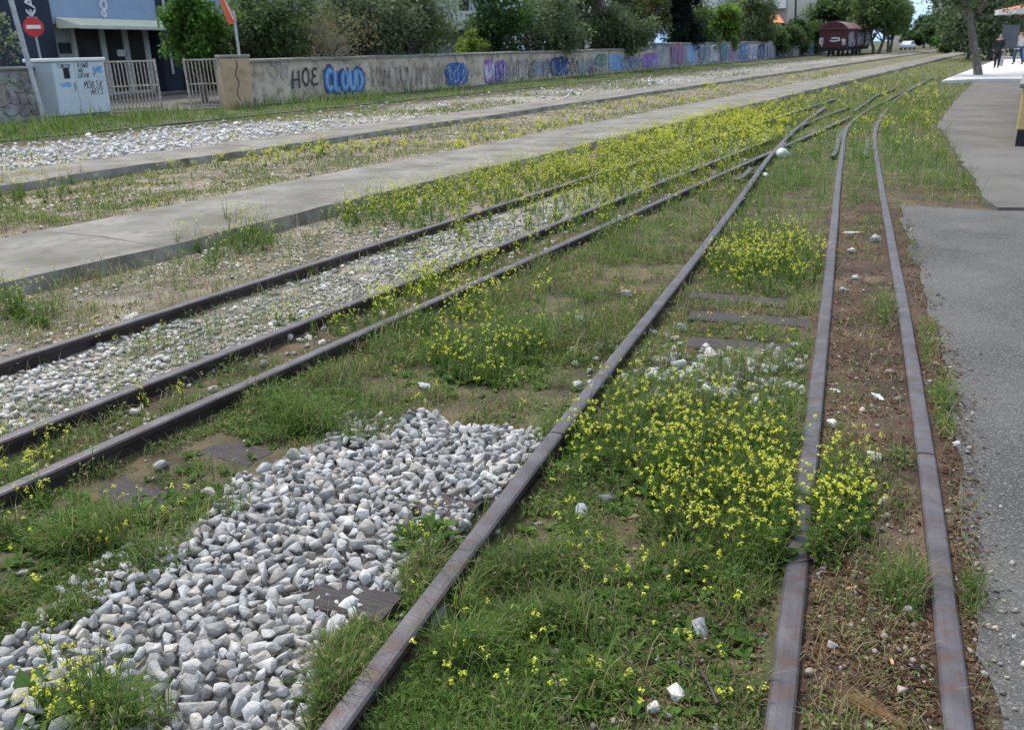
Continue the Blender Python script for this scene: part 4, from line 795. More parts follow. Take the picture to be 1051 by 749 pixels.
# ------------------------------------------------------------------ utility cabinet
M_cab = mat('pale cabinet paint', (.48, .54, .58), (.54, .60, .64), 1.3, .55, c3=(.36, .42, .46), s3=5, f3=.4); M_cab_shade = mat('shaded cabinet side', (.36, .41, .43), (.41, .46, .48), 1.3, .6); M_capw = mat('white lid', (.66, .67, .68), (.72, .73, .74), 2, .5)  # body is the door paint darkened: the shade on its side is in the colour
fl_, fr_ = polar(49.5, 28.3), polar(104.5, 29.4); dv = fr_-fl_; CWD = dv.length; cab = empty('utility_cabinet', fl_, math.atan2(dv.y, dv.x)); print('cab w', CWD)
MB().box(.05, CWD-.05, .05, .95, -.1, .14).build('plinth', M_cope, cab); MB().box(0, CWD, 0, 1.0, .143, 1.56).build('body', M_cab_shade, cab, bevel=.01)
MB().box(-.05, CWD+.05, -.06, 1.06, 1.563, 1.66).build('lid', M_capw, cab, bevel=.02)
hw = CWD*.415; d1 = MB().box(.02, hw-.006, -.022, -.002, .17, 1.54).build('door', M_cab, cab); MB().box(hw+.006, CWD-.02, -.022, -.002, .17, 1.54).build('door', M_cab, cab)
MB().box(.34, .54, -.026, -.023, 1.12, 1.40).build('vent', M_dark, d1); MB().box(hw-.10, hw-.06, -.06, -.023, .80, 1.02).build('handle', M_steel, d1)
for word, u_, z_, h_, w_ in (('TOKER', .16, 1.40, .11, .42), ('ROWD', CWD*.47, 1.40, .12, .36), ('NO', CWD*.47, 1.27, .10, .17), ('CREW', CWD*.45, 1.13, .11, .36), ('MOBSK', CWD*.52, .84, .20, .66), ('ARES', CWD*.63, .66, .16, .46), ('Y', CWD*.74, 1.14, .12, .10)): hand(cab, word, u_, u_+w_, z_, z_+h_, (('black', .02),), -.025, int(z_*70), .2)
def cscr(u0, u1, z0, z1, col, n, w):
    mb = MB(); r = random.Random(4)
    for i in range(n):
        P = [(u0+(u1-u0)*r.random(), z0+(z1-z0)*r.random()) for _ in range(4)]; stroke(mb, smooth_line(P, .03, 3), w, -.026-.0004*i)
    mb.build('graffiti', PM[col], cab)
cscr(CWD*.74, CWD*.95, 1.24, 1.46, 'sky', 9, .035); cscr(.14, .55, .90, 1.04, 'sky', 7, .03)
tag(cab, 'pale blue metal utility cabinet with black and blue graffiti tags', 'utility cabinet')
# leaning steel post and signs
b0 = polar(33, 27.6, -.05); t0 = pt(6, -18, 27.6); MB().tube([Vector((0, 0, 0)), t0-b0], .065, 10).build('steel_post', M_steel, loc=tuple(b0)); o = bpy.data.objects['steel_post']; tag(o, 'tall leaning galvanised steel post left of the cabinet', 'post'); MB().tube([(t0-b0)*.42, (t0-b0)*.435], .08, 10).build('clamp', M_steel, o); MB().tube([(0, 0, 0), (0, 0, .28)], .13, 10).build('footing', M_cope, o)
M_red = mat('red sign enamel', (.50, .03, .035), (.56, .05, .05), 3, .45); M_signw = mat('white sign enamel', (.70, .70, .70), (.76, .76, .76), 3, .45)
def no_entry():
    c = pt(34.5, 28, 33); b = polar(42, 33); top = pt(32, 10, 33); o = MB().tube([Vector((0, 0, 0)), Vector((c.x-b.x, c.y-b.y, top.z))], .035, 8).build('no_entry_sign', M_steel, loc=tuple(b)); n = Vector((-c.x, -c.y, 0)).normalized(); q = c-b+n*.06
    MB().disc(q, n, .29, .02, 28).build('disc', M_red, o); rt = Vector((-n.y, n.x, 0)); mb = MB(); k = q+n*.013; V = [k+rt*a+Vector((0, 0, e))+n*f for f in (0, .004) for a, e in ((-.2, -.055), (.2, -.055), (.2, .055), (-.2, .055))]; mb.add(V, [(0, 1, 2, 3), (7, 6, 5, 4), (0, 4, 5, 1), (1, 5, 6, 2), (2, 6, 7, 3), (3, 7, 4, 0)]).build('bar', M_signw, o)
    tag(o, 'round red no entry sign with white bar on a thin pole', 'sign')
no_entry()
def red_board():
    b = polar(246, 33, 0); top = pt(239.5, 11, 33); o = MB().tube([Vector((0, 0, 0)), top-b], .05, 8).build('signal_post', M_steel, loc=tuple(b)); M_or = mat('orange red board', (.62, .10, .04), (.70, .16, .07), 3, .5)
    n = Vector((-b.x, -b.y, 0)).normalized(); rt = Vector((-n.y, n.x, 0)); k = pt(233, 11.5, 32.8)-b; ax = (rt*.30+Vector((0, 0, -.95))).normalized(); sd = ax.cross(n).normalized(); pts = [(-.42, .03), (-.36, .09), (-.1, .11), (.36, .13), (.42, .05), (.42, -.05), (.36, -.12), (-.1, -.11), (-.36, -.09), (-.42, -.03)]
    V = [k+ax*a+sd*w_+n*f for f in (0, .03) for a, w_ in pts]; m_ = len(pts); MB().add(V, [tuple(range(m_)), tuple(range(2*m_-1, m_-1, -1))]+[(i, m_+i, m_+(i+1) % m_, (i+1) % m_) for i in range(m_)]).build('board', M_or, o)
    k2 = k+n*.034; V = [k2+ax*a+sd*w_ for a, w_ in ((-.33, -.085), (.30, -.11), (.30, -.075), (-.33, -.055))]; MB().add(V, [(0, 1, 2, 3)]).build('stripe', M_signw, o)
    tag(o, 'grey post with a tilted orange red signal board behind the gate pillar', 'signal')
red_board()
# ------------------------------------------------------------------ iron gates
def gate(a, b, h, nb, label, lean):
    dv = b-a; Lg = dv.length; o = empty('iron_gate', a, math.atan2(dv.y, dv.x)); fr = MB(); k = lean
    def bar(x0, z0, x1, z1, r): return MB().tube([(x0+k*z0, 0, z0), (x1+k*z1, 0, z1)], r, 6)
    for z_ in (.12, h*.52, h): fr.v += []; q = bar(0, z_, Lg, z_, .03); fr.add(q.v, q.f)
    for x_ in (0, Lg): q = bar(x_, 0, x_, h+.06, .04); fr.add(q.v, q.f)
    fr.build('frame', M_iron, o)
    for i in range(1, nb): x_ = Lg*i/nb; bar(x_, .05, x_, h-.01, .021).build('bar', M_iron, o)
    return tag(o, label, 'gate', 'iron gates of the yard')
gate(polar(104, 31.2), polar(158, 31.8), 1.52, 14, 'rusty pale iron bar gate beside the cabinet', -.02); gate(polar(189, 31.2), polar(227, 31.4), 1.52, 10, 'narrower iron bar gate next to the ochre pillar', -.03)
yd = [polar(95, 30.5, .02), polar(232, 30.8, .02), polar(250, 46, .02), polar(60, 46, .02)]
sheet('yard_pavement', [(p.x, p.y) for p in yd], .06, M_plat, 'grey paved yard behind the iron gates', 'pavement')
# ------------------------------------------------------------------ blue club building
F0, F1 = polar(54, 39.5), polar(158, 44.0); fd = (F1-F0).normalized(); fn = Vector((fd.y, -fd.x, 0)); FRZ = math.atan2(fd.y, fd.x)
def fac(px, py, off=0):
    d = Vector(ray(px, py)); k = fn.dot(F0+fn*off)/fn.dot(d); p = d*k; return (Vector((p.x, p.y, 0))-F0).dot(fd), CH+p.z
M_blue = mat('pale blue render', (.26, .35, .50), (.31, .40, .54), .6, .85, c3=(.22, .31, .45), s3=1.5, f3=.5); M_navy = mat('navy render', (.022, .029, .052), (.034, .043, .072), .8, .8); M_awn = mat('pale yellow awning', (.55, .58, .44), (.62, .64, .50), 1, .7); M_frame = mat('white door frame', (.50, .52, .52), (.58, .60, .60), 2, .6); M_grey = mat('grey side wall', (.30, .34, .36), (.37, .41, .43), .7, .9)
blue = empty('club_building', F0, FRZ); tag(blue, 'pale blue club building with cream awning, navy columns and glass doors', 'building')
def fbox(name, mt, a, b, c, d, y0, y1, parent=None, bev=0, z0=None, z1=None):
    zb = fac(a, d)[1]; zt = fac(c, b)[1]; u0 = fac(a+2, (b+d)/2)[0]; u1 = fac(c+2, (b+d)/2)[0]; zb = zb if z0 is None else z0; zt = zt if z1 is None else z1
    return MB().box(min(u0, u1), max(u0, u1), y0, y1, zb, zt).build(name, mt, parent or blue, bevel=bev)
uL = fac(52, 30)[0]; uR = fac(330, 30)[0]; zaw = fac(106, 18)[1]
MB().box(uL, uR, 0, 9, zaw-.3, 8).build('wall', M_blue, blue); MB().box(uL, uR, .6, 8.5, -.1, zaw-.303).build('interior_wall', M_dark, blue)
MB().box(fac(31, 30)[0], uL-.003, -.15, 9, -.1, 8.3).build('column', M_navy, blue); fbox('column', M_navy, 165, 30, 182, 98, -.05, .55, z0=-.1, z1=zaw-.31); fbox('column', M_navy, 158, 0, 171, 20, -.06, -.003, z0=zaw-.2, z1=8)
fbox('step', M_plat, 92, 95, 182, 100, -1.3, .55, z0=-.05, z1=.17)
fb0 = fac(60, 60)
for (a, c) in ((78, 86), (111, 116), (134, 139), (155, 160)): fbox('door_frame', M_frame, a, 31, c, 93, .30, .42, z0=.172, z1=zaw-.31)
for (a, c) in ((86.5, 110.5), (116.5, 133.5), (139.5, 154.5)):
    gz = fbox('glass_door', M_glass, a, 31, c, 93, .34, .38, z0=.172, z1=zaw-.31)
fbox('side_wall', M_grey, 58, 31, 77.5, 62, .22, .5, z0=-.1, z1=zaw-.31); fbox('window', M_glass, 63, 44, 75, 55, .17, .217)
ps = fbox('notice', M_signw, 125, 51, 136, 58, .30, .335); fbox('door_frame', M_frame, 100, 93, 160, 95, .33, .40, z0=.173, z1=.30)
def awning(a, c, nm, out=1.1):
    u0 = fac(a, 18)[0]; u1 = fac(c, 18)[0]; zt = zaw-.06; V = []
    for u_ in (u0, u1): V += [(u_, -.06, zt), (u_, -.06, zt-.40), (u_, -out, zt-.40), (u_, -out, zt-.30)]
    o = MB().add(V, [(0, 1, 2, 3), (7, 6, 5, 4), (0, 3, 7, 4), (3, 2, 6, 7), (2, 1, 5, 6), (1, 0, 4, 5)]).build('awning', M_awn, blue); MB().box(u0-.02, u1+.02, -out-.03, -out-.003, zt-.43, zt-.35).build('awning_edge', M_frame, o)
awning(55, 163, 'a'); awning(226, 330, 'b')
MB().box(fac(226, 30)[0], uR, .25, .55, .5, zaw-.4).build('window', M_glass, blue); fbox('window_frame', M_frame, 238, 28, 241, 60, .18, .247, z0=.5, z1=zaw-.4)
u_, z_ = fac(168.5, 30); MB().tube([(u_, -.14, .9), (u_, -.14, 6.5)], .06, 8).build('drainpipe', M_frame, blue)
def ring(u, z, r, w):
    mb = MB(); n = 24; V = []; F = []
    for k in range(n):
        a = 6.2832*k/n
        for rr_, y_ in ((r-w, -.003), (r-w, -.05), (r, -.05), (r, -.003)): V.append((u+rr_*math.cos(a), y_, z+rr_*math.sin(a)))
    for k in range(n):
        for j in range(3): F.append((k*4+j, ((k+1) % n)*4+j, ((k+1) % n)*4+j+1, k*4+j+1))
    mb.add(V, F).build('ring_emblem', M_signw, blue)
for (a, b, r) in ((105.5, 5.5, .20), (106, 14.5, .14), (105, -4, .20)): u_, z_ = fac(a, b); ring(u_, z_, r, .07)
u_, z_ = fac(31, 6, .2); M_ = Matrix.Translation((u_+.05, -.16, z_+.1))@Matrix.Rotation(R(90), 4, 'X')@Matrix.Rotation(R(90), 4, 'Z'); text('lettering', 'KAR', M_signw, .62, M_, blue, .01, .006)
# grey side building left edge
c0 = polar(-60, 40); c1 = polar(26, 40.5); dv = c1-c0; o = empty('grey_building', c0, math.atan2(dv.y, dv.x)); Lg = dv.length
MB().box(0, Lg, 0, 6, -.1, 3.4).build('wall', M_grey, o); V = [(0, -.4, 3.3), (Lg, -.4, 4.1), (Lg, 6, 4.1), (0, 6, 3.3)]; MB().add(V+[(a, b, c+.18) for a, b, c in V], [(0, 1, 2, 3), (7, 6, 5, 4), (0, 4, 5, 1), (1, 5, 6, 2), (2, 6, 7, 3), (3, 7, 4, 0)]).build('roof', M_frame, o); tag(o, 'low grey building with sloping pale roof edge left of the navy column', 'building')
u_ = MB().box(Lg*.55, Lg*.75, -.01, -.004, 1.2, 2.2).build('window', M_glass, o)
# ------------------------------------------------------------------ trees
def tree(name, label, base, H, cr_, cz0, cols, nl, lsz, trunk_r, seed, stems=1, squash=1.0, clumps=34, top=None, lean=(0, 0), group=None, droop=0, bark=None, trunk_h=None, offs=(0, 0), cr2_=None, catg='tree'):
    r = np.random.default_rng(seed); rr = random.Random(seed); base = Vector(base); root = empty(name, base); zc = (cz0+H)/2; rz_ = (H-cz0)/2; cr2_ = cr2_ or cr_
    cr_ *= 1.12; cr2_ *= 1.12; C0 = np.array([offs[0], offs[1], zc]); q = unit(r.normal(size=(clumps, 3)))*(r.random((clumps, 1))**.42); cl = C0+q*np.array([cr_, cr2_, rz_])*.86; cs = r.uniform(.17, .42, clumps)*min(cr_, rz_*1.3)*squash
    mb = MB(); th = trunk_h or max(cz0*1.1, H*.35)
    for k in range(stems):
        a = 6.28*k/max(stems, 1)+seed; b0_ = Vector((math.cos(a), math.sin(a), 0))*trunk_r*1.4*(stems > 1); tp = Vector((lean[0]+offs[0]*.6+math.cos(a)*cr_*.25*(stems > 1), lean[1]+offs[1]*.6+math.sin(a)*cr_*.25*(stems > 1), th)); pts = [b0_+(tp-b0_)*f+Vector((rr.uniform(-.05, .05), rr.uniform(-.05, .05), 0))*H*.2*(0 < f < 1) for f in (0, .25, .5, .75, 1)]
        mb.tube([b0_-Vector((0, 0, .2))]+pts, [trunk_r*1.35, trunk_r*1.15, trunk_r, trunk_r*.88, trunk_r*.78, trunk_r*.65], 8)
        for i in range(k, clumps, stems*2 if clumps > 40 else stems):
            e = Vector(cl[i]); s0 = pts[rr.choice((2, 3, 4))]; md = s0*.5+e*.5+Vector((rr.uniform(-.1, .1), rr.uniform(-.1, .1), -.06))*cr_; mb.tube([s0, md, e], [trunk_r*.4, trunk_r*.22, trunk_r*.06], 5, False)
    mb.build('trunk', bark or M_bark, root, smooth=True)
    per = r.multinomial(nl, cs**2/np.sum(cs**2)); own = np.repeat(np.arange(clumps), per); P = cl[own]+unit(r.normal(size=(nl, 3)))*(r.random((nl, 1))**.5)*cs[own][:, None]*np.array([1.15, 1.15, .85]); k = P[:, 2] > max(.02, cz0*.55); P = P[k]; own = own[k]; n = len(P)
    P[:, 2] -= droop*r.random(n)**2; d = unit(unit(P-C0)*.5+r.normal(size=(n, 3))*.8+np.array([0, 0, -droop*.6])); tint = r.uniform(.72, 1.3, clumps)[own][:, None]; cols = np.array(cols); col = cols[r.integers(0, len(cols), n)]*tint*r.uniform(.75, 1.25, (n, 1)); LL = lsz*r.uniform(.6, 1.4, n)
    V, T, C = leaves(P, d, LL, LL*.55, col); npmesh('crown', V, T, M_leaf, C, root); return tag(root, label, catg, group)
OL = [(.14, .18, .10), (.18, .22, .13), (.12, .155, .085), (.20, .235, .15)]; CI = [(.08, .17, .032), (.11, .21, .042), (.065, .14, .03)]; DK = [(.06, .105, .045), (.085, .135, .055), (.05, .09, .048)]; YG = [(.17, .25, .04), (.22, .30, .05), (.13, .21, .04)]; CY = [(.014, .028, .024), (.02, .038, .03), (.012, .024, .02)]; MG = [(.10, .16, .055), (.13, .19, .06), (.08, .13, .05)]; RU = [(.12, .12, .05), (.16, .12, .06), (.09, .11, .05)]
TB_ = 'trees behind the graffiti wall'
tree('citrus_tree', 'bright green bushy tree in front of the blue building beside the iron gate', polar(204, 35.5), 4.4, 1.1, .8, CI, 10000, .15, .10, 3, 1, 1.1, 44, cr2_=1.0)
tree('olive_tree', 'slim olive tree hanging over the photo corner above the rubble wall', polar(-8, 30), 4.2, .95, 1.1, OL, 1300, .13, .07, 5, 2, .8, 26)
tree('bay_tree', 'dark green tree right of the second awning behind the bare shrub', polar(281, wdist(281, 4)), 4.6, 2.0, .5, DK+MG, 9000, .18, .12, 7, 2, 1.1, 44, group=TB_)
# bare shrub
def bare():
    root = empty('bare_shrub', polar(318, wdist(318, 2.2))); mb = MB(); rr = random.Random(8)
    def br(p, d, L_, r_, k):
        q = p+d*L_*.5+Vector((rr.uniform(-.1, .1), rr.uniform(-.1, .1), rr.uniform(-.02, .1)))*L_; e = q+(d+Vector((rr.uniform(-.3, .3), rr.uniform(-.3, .3), rr.uniform(-.05, .25)))).normalized()*L_*.5; mb.tube([p, q, e], [r_, r_*.8, r_*.55], 5, False)
        if k: [br(e, (d+Vector((rr.uniform(-.8, .8), rr.uniform(-.8, .8), rr.uniform(-.35, .45)))).normalized(), L_*rr.uniform(.6, .85), r_*.6, k-1) for _ in range(3)]
    for i in range(8): a = i*.785; br(Vector((0, 0, .3)), Vector((math.cos(a)*.8, math.sin(a)*.5, 1.0)).normalized(), rr.uniform(.75, 1.2), .045, 4)
    mb.tube([(0, 0, -.2), (0, 0, .4)], .09, 7); mb.build('branches', mat('pale dry twigs', (.27, .24, .20), (.40, .36, .30), 5, .95), root)
    n = 2600; P = rng.normal(0, 1, (n, 3))*np.array([1.0, .8, .5])+np.array([.4, 0, 2.2]); dd = unit(rng.normal(size=(n, 3))); V, T, C = leaves(P, dd, np.full(n, .13), np.full(n, .04), gcol(n, .7, np.array(OL))*.8); npmesh('foliage', V, T, M_leaf, C, root); tag(root, 'sprawling bare grey shrub with thin twigs over the wall', 'shrub')
bare()
tree('olive_tree', 'grey green olive tree left of the pair behind the bubble word', polar(372, wdist(372, 3)), 4.7, 2.1, 1.3, OL, 9500, .15, .14, 13, 2, 1.05, 46, group=TB_)
tree('olive_tree', 'fuller grey green olive tree with dark trunk right of the pair', polar(425, wdist(425, 3)), 5.0, 2.3, 1.5, OL+MG, 10500, .15, .16, 17, 2, 1.05, 46, group=TB_)
tree('yellow_shrub', 'rounded yellow green shrub peeping over the wall before the white balcony house', polar(482, wdist(482, 3)), 2.7, .75, .6, YG, 2500, .15, .05, 19, 3, 1.2, 18, catg='shrub')
tree('bay_tree', 'deep green tree directly right of the yellow green shrub', polar(508, wdist(508, 4.5)), 6.2, 1.7, .6, CI+DK, 8000, .2, .15, 23, 1, 1.1, 40, group=TB_)
tree('olive_tree', 'broad dusky olive tree over the middle of the wall', polar(551, wdist(551, 4)), 5.2, 2.9, .9, OL+DK, 10000, .19, .18, 29, 3, 1.1, 50, group=TB_)
tree('pine_tree', 'two stemmed dark trunked tree with thin crown above the wall', polar(604, wdist(604, 6)), 9, 3.2, 3.8, MG+DK, 4500, .24, .22, 31, 2, .9, 36, group=TB_, trunk_h=6)
tree('olive_tree', 'low spreading olive tree hanging over the light blue graffiti', polar(628, wdist(628, 2.6)), 4.4, 2.6, 1.1, OL+MG, 8000, .22, .14, 37, 2, 1.1, 40, group=TB_)
tree('rust_tinted_tree', 'tree with rust tinted foliage left of the dark cypress', polar(655, wdist(655, 4)), 6.6, 2.3, 1.4, RU+MG, 8500, .24, .18, 41, 2, 1.1, 40, group=TB_)
tree('cypress_tree', 'very dark dense conifer standing over the step in the wall', polar(693, wdist(693, 5)), 9, 2.05, .5, CY, 13000, .3, .22, 43, 1, 1.0, 60, group=TB_)
tree('bay_tree', 'dull green bush right of the dark conifer', polar(715, wdist(715, 6)), 4.8, 2.0, .8, MG, 6000, .28, .12, 47, 2, 1.2, 30, group=TB_)
tree('lime_tree', 'bright lime green round tree behind the tall graffiti wall', polar(740, wdist(740, 4)), 5.2, 1.75, 1.0, YG+CI, 6500, .28, .15, 53, 1, 1.2, 30, group=TB_)
tree('olive_tree', 'tall grey green tree right of the lime green one', polar(768, wdist(768, 6)), 7.4, 2.6, 1.2, OL+MG, 8000, .32, .18, 59, 2, 1.1, 44, group=TB_)
for i, (px, D, h, cc, lb) in enumerate(((789, 92, 3.6, MG, 'low green bush left in the row before the cream apartments'), (803, 95, 4.0, MG+DK, 'middle bush in the row before the cream apartments'), (817, 99, 4.2, CI+MG, 'bush with yellow tips in the row before the cream apartments'), (832, 104, 4.3, MG, 'last bush of the row beside the red wagon'))): tree('bush', lb, polar(px, wdist(px, 4)), h, 2.0, .4, cc, 4500, .34, .1, 60+i, 2, 1.2, 24, group='bushes before the apartments', catg='bush')
for i, (px, D, h, r_, cc, lb) in enumerate(((852, 137, 7.6, 3.3, MG+DK, 'broad green tree rising directly behind the red wagon roof'), (878, 146, 11, 5.2, MG+OL, 'largest spreading tree over the graffiti wagons'), (899, 126, 8.4, 3.6, MG, 'tree with bare dark trunk at the far end of the wagons'), (912, 140, 7.6, 2.4, MG+CI, 'lighter tree edge against the blue sky past the wagons'))): tree('plane_tree', lb, polar(px, D), h, r_, 2.3, cc, 8000, .42, .2, 70+i, 2, 1.05, 46, group='trees around the wagons')
for i, (px, D, yt, r_, cc, lb) in enumerate(((935, 205, 33, 2.6, MG+DK, 'small far tree beside the leaning pole'), (947, 215, 15, 2.6, DK, 'dark far tree left of the orange roofed house'), (961, 200, 24, 4.2, DK+MG, 'dark far tree below the orange roofed house'), (981, 150, 8, 2.6, DK, 'dark tree mass left of the platform tree'), (991, 120, 2, 2.6, DK, 'tall dark conifer behind the platform tree'))): tree('dark_tree', lb, polar(px, D), pt(px, yt, D).z, r_, .6, cc, 7500, .5, .25, 80+i, 1, 1.1, 44, group='dark trees at the end of the tracks')
tree('bush', 'bright green bush on the grass below the dark trees', polar(974, 125), 2.2, 2.6, .1, CI, 2500, .3, .06, 88, 3, 1.2, 20, catg='bush')
tree('cedar_tree', 'large drooping dark conifer behind the sign board', polar(1016, 78), 9.5, 3.6, .2, DK+OL, 15000, .26, .22, 91, 1, 1.0, 70, droop=.5)
tree('cedar_tree', 'grey green drooping conifer right of the big dark one', polar(1040, 84), 8.5, 3.2, 1.5, OL+RU, 8000, .26, .2, 93, 1, 1.0, 50, droop=.6)
tree('cedar_tree', 'low dark conifer left behind the platform tree trunk', polar(994, 86), 6.4, 2.6, .2, DK, 8000, .26, .16, 95, 1, 1.0, 44, droop=.4)
for i, (px, k_, h_, r_, cc, lb) in enumerate(((345, 9, 5.6, 3.0, DK+MG, 'dark tree filling the gap behind the bare shrub'), (398, 12, 6.2, 3.0, OL+MG, 'back row tree between the two olive trees'), (575, 16, 7.5, 3.2, MG, 'back row tree behind the middle olive tree'), (755, 14, 6.5, 3.0, MG, 'back row tree between the lime green and tall grey green trees'))): tree('bay_tree', lb, polar(px, wdist(px, k_)), h_, r_, .3, cc, 8000, .24, .14, 120+i, 2, 1.2, 44, group=TB_)
# platform tree, its crown above the frame
def ptree():
    b = polar(1004.5, 42.5, .1, 80); root = empty('platform_tree', b); k = [pt(px, py, D)-b for px, py, D in ((1004.5, 82, 42.5), (1002, 60, 42.4), (997.5, 35, 42.2), (994.5, 14, 42.1), (991, -10, 42))]; mb = MB(); mb.tube([Vector((0, 0, -.2))]+k, [.26, .185, .15, .14, .13, .11], 10)
    bz = [pt(px, py, D)-b for px, py, D in ((997, 26, 42.2), (1004, 14, 42.2), (1012, 2, 42.5), (1020, -14, 43))]; mb.tube(bz, [.11, .10, .09, .07], 8); mb.tube([k[3], pt(978, -16, 41.5)-b, pt(960, -30, 41)-b], [.13, .09, .05], 6); mb.build('trunk', M_bark, root, smooth=True)
    r = np.random.default_rng(5); cl = r.normal(size=(40, 3))*np.array([2.3, 2.0, .8])+np.array([.2, 0, 5.2]); cl[:8] = [np.array(pt(px, py, 42)-b) for px, py in ((960, -2), (968, -5), (975, 0), (983, 2), (988, -4), (1000, -2), (1035, -4), (1045, -2))]; n = 9000; own = r.integers(0, 40, n); sz_ = np.where(own < 8, .22, .5)[:, None]; P = cl[own]+r.normal(size=(n, 3))*sz_; P = P[(own >= 8) | (r.random(n) < .35)]; n = len(P); dd = unit(r.normal(size=(n, 3))); V, T, C = leaves(P, dd, np.full(n, .17), np.full(n, .09), gcol(n, 0, np.array(DK+MG))); npmesh('crown', V, T, M_leaf, C, root); tag(root, 'forked grey trunked tree standing at the end of the platform', 'tree')
ptree()
# ------------------------------------------------------------------ houses behind
def house(name, label, pxa, pxb, D, z0, h, mt, dep, wins, roof=None, balc=(), Db=None, flat=True):
    D0 = D
    if pxb < 900 and pxa > 690: D = wdist((pxa+pxb)/2, {7: 20, 1: 14, 3: 6}.get(int(h) % 10, 18) if h > 4 else 6)
    q_ = D/D0; h = CH+(h-CH)*q_; wins = [(i, j, CH+(k-CH)*q_, CH+(l-CH)*q_, e) for i, j, k, l, e in wins]; balc = [(i, j, CH+(k-CH)*q_) for i, j, k in balc]
    a, b = polar(pxa, D), polar(pxb, Db or D); dv = b-a; Lh = dv.length; o = empty(name, a, math.atan2(dv.y, dv.x)); MB().box(0, Lh, 0, dep, -.1, h).build('wall', mt, o)
    for (x0, x1, za, zb, dark) in wins:
        w = MB().box(Lh*x0, Lh*x1, -.05, -.004, za, zb).build('window', M_frame, o); MB().box(Lh*x0+.08, Lh*x1-.08, -.07, -.053, za+.08, zb-.08).build('pane', M_glass if dark else M_grey, w)
    for (x0, x1, z_) in balc:
        p = MB().box(Lh*x0, Lh*x1, -1.2, -.003, z_, z_+.18).build('balcony', M_capw, o); MB().box(Lh*x0+.05, Lh*x1-.05, -1.18, -1.10, z_+.183, z_+1.0).build('parapet', M_capw if dark_p == 0 else M_steel, p)
    if roof:
        rh = roof[1]; V = [(-.3, -.4, h), (Lh+.3, -.4, h), (Lh+.3, dep+.4, h), (-.3, dep+.4, h), (Lh*.25, dep/2, h+rh), (Lh*.75, dep/2, h+rh)]; MB().add([(x, y, z+.003) for x, y, z in V], [(3, 2, 1, 0), (0, 1, 5, 4), (1, 2, 5), (2, 3, 4, 5), (3, 0, 4)]).build('roof', roof[0], o)
    else: MB().box(-.15, Lh+.15, -.15, dep+.15, h+.003, h+.3).build('parapet', mt, o)
    return tag(o, label, 'building')
dark_p = 0
M_crm = mat('cream render', (.55, .52, .46), (.62, .59, .53), .3, .9); M_pblue = mat('pale grey blue render', (.40, .45, .50), (.46, .51, .56), .3, .9); M_wh = mat('white render', (.66, .66, .66), (.72, .72, .72), .4, .9); M_tile = mat('orange roof tiles', (.48, .17, .08), (.58, .25, .13), 2, .85); M_taupe = mat('taupe render', (.34, .31, .29), (.40, .37, .34), .4, .9); M_pinkw = mat('pinkish render', (.52, .44, .40), (.6, .52, .47), .4, .9)
house('balcony_house', 'pale blue white house with balcony behind the yellow green shrub', 405, 512, 56, 0, 8, M_pblue, 9, [(.05, .2, .3, 2.3, 1), (.3, .42, .3, 2.3, 1), (.62, .74, 3.4, 5, 1), (.80, .95, .3, 2.2, 1)], balc=((.28, .95, 2.75),))
house('town_house', 'white house glimpsed between the two stemmed tree and olive crowns', 575, 672, 82, 0, 9.5, M_wh, 10, [(.1, .2, 1, 2.6, 1), (.35, .45, 4, 6, 1), (.60, .70, 4, 6, 1), (.35, .45, 1, 2.6, 1), (.82, .93, 4, 6, 1)], balc=((.3, .75, 3.4),))
house('low_house', 'white low house showing behind the bright lime green tree', 700, 768, 112, 0, 7.5, M_wh, 9, [(.1, .2, 3, 5, 1), (.4, .5, 3, 5, 1), (.7, .8, 3, 5, 1)], (M_tile, 2.2))
house('apartment_block', 'taupe apartment block with dark window left of the cream one', 768, 805, 122, 0, 10.5, M_taupe, 12, [(.65, .85, 7.2, 9.0, 1), (.1, .3, 7.2, 9.0, 1), (.1, .3, 3, 5, 1)], balc=((.05, .95, 5.6),))
house('apartment_block', 'blank cream apartment wall rising behind the row of bushes', 805, 838, 124, 0, 12.5, M_crm, 12, [(.9, .98, 3, 5, 1)], balc=((.55, .98, 3.4),))
house('apartment_block', 'grey apartment block with stacked balconies behind the red wagon', 838, 880, 132, 0, 12, M_pblue, 12, [(.1, .25, 7.5, 9.3, 1), (.4, .55, 7.5, 9.3, 1), (.7, .85, 7.5, 9.3, 1), (.1, .25, 4, 6, 1), (.4, .55, 4, 6, 1)], balc=((.05, .9, 6.6), (.05, .9, 9.9), (.05, .9, 3.2)))
house('tiled_shed', 'small shed with orange tiled roof below the taupe apartments', 784, 800, 104, 0, 3.6, M_pinkw, 5, [(.4, .6, 2, 3, 1)], (M_tile, 1.0))
house('far_house', 'distant white house with orange roof above the dark trees', 951, 974, 330, 0, 14.5, M_pinkw, 12, [(.1, .2, 11, 13, 1), (.4, .5, 11, 13, 1), (.7, .8, 11, 13, 1)], (M_tile, 2.6))
house('far_house', 'tiny far building with reddish roof left of the leaning pole', 915, 928, 300, 0, 6.5, M_pinkw, 9, [(.3, .5, 3.5, 5, 1)], (M_tile, 2.2))
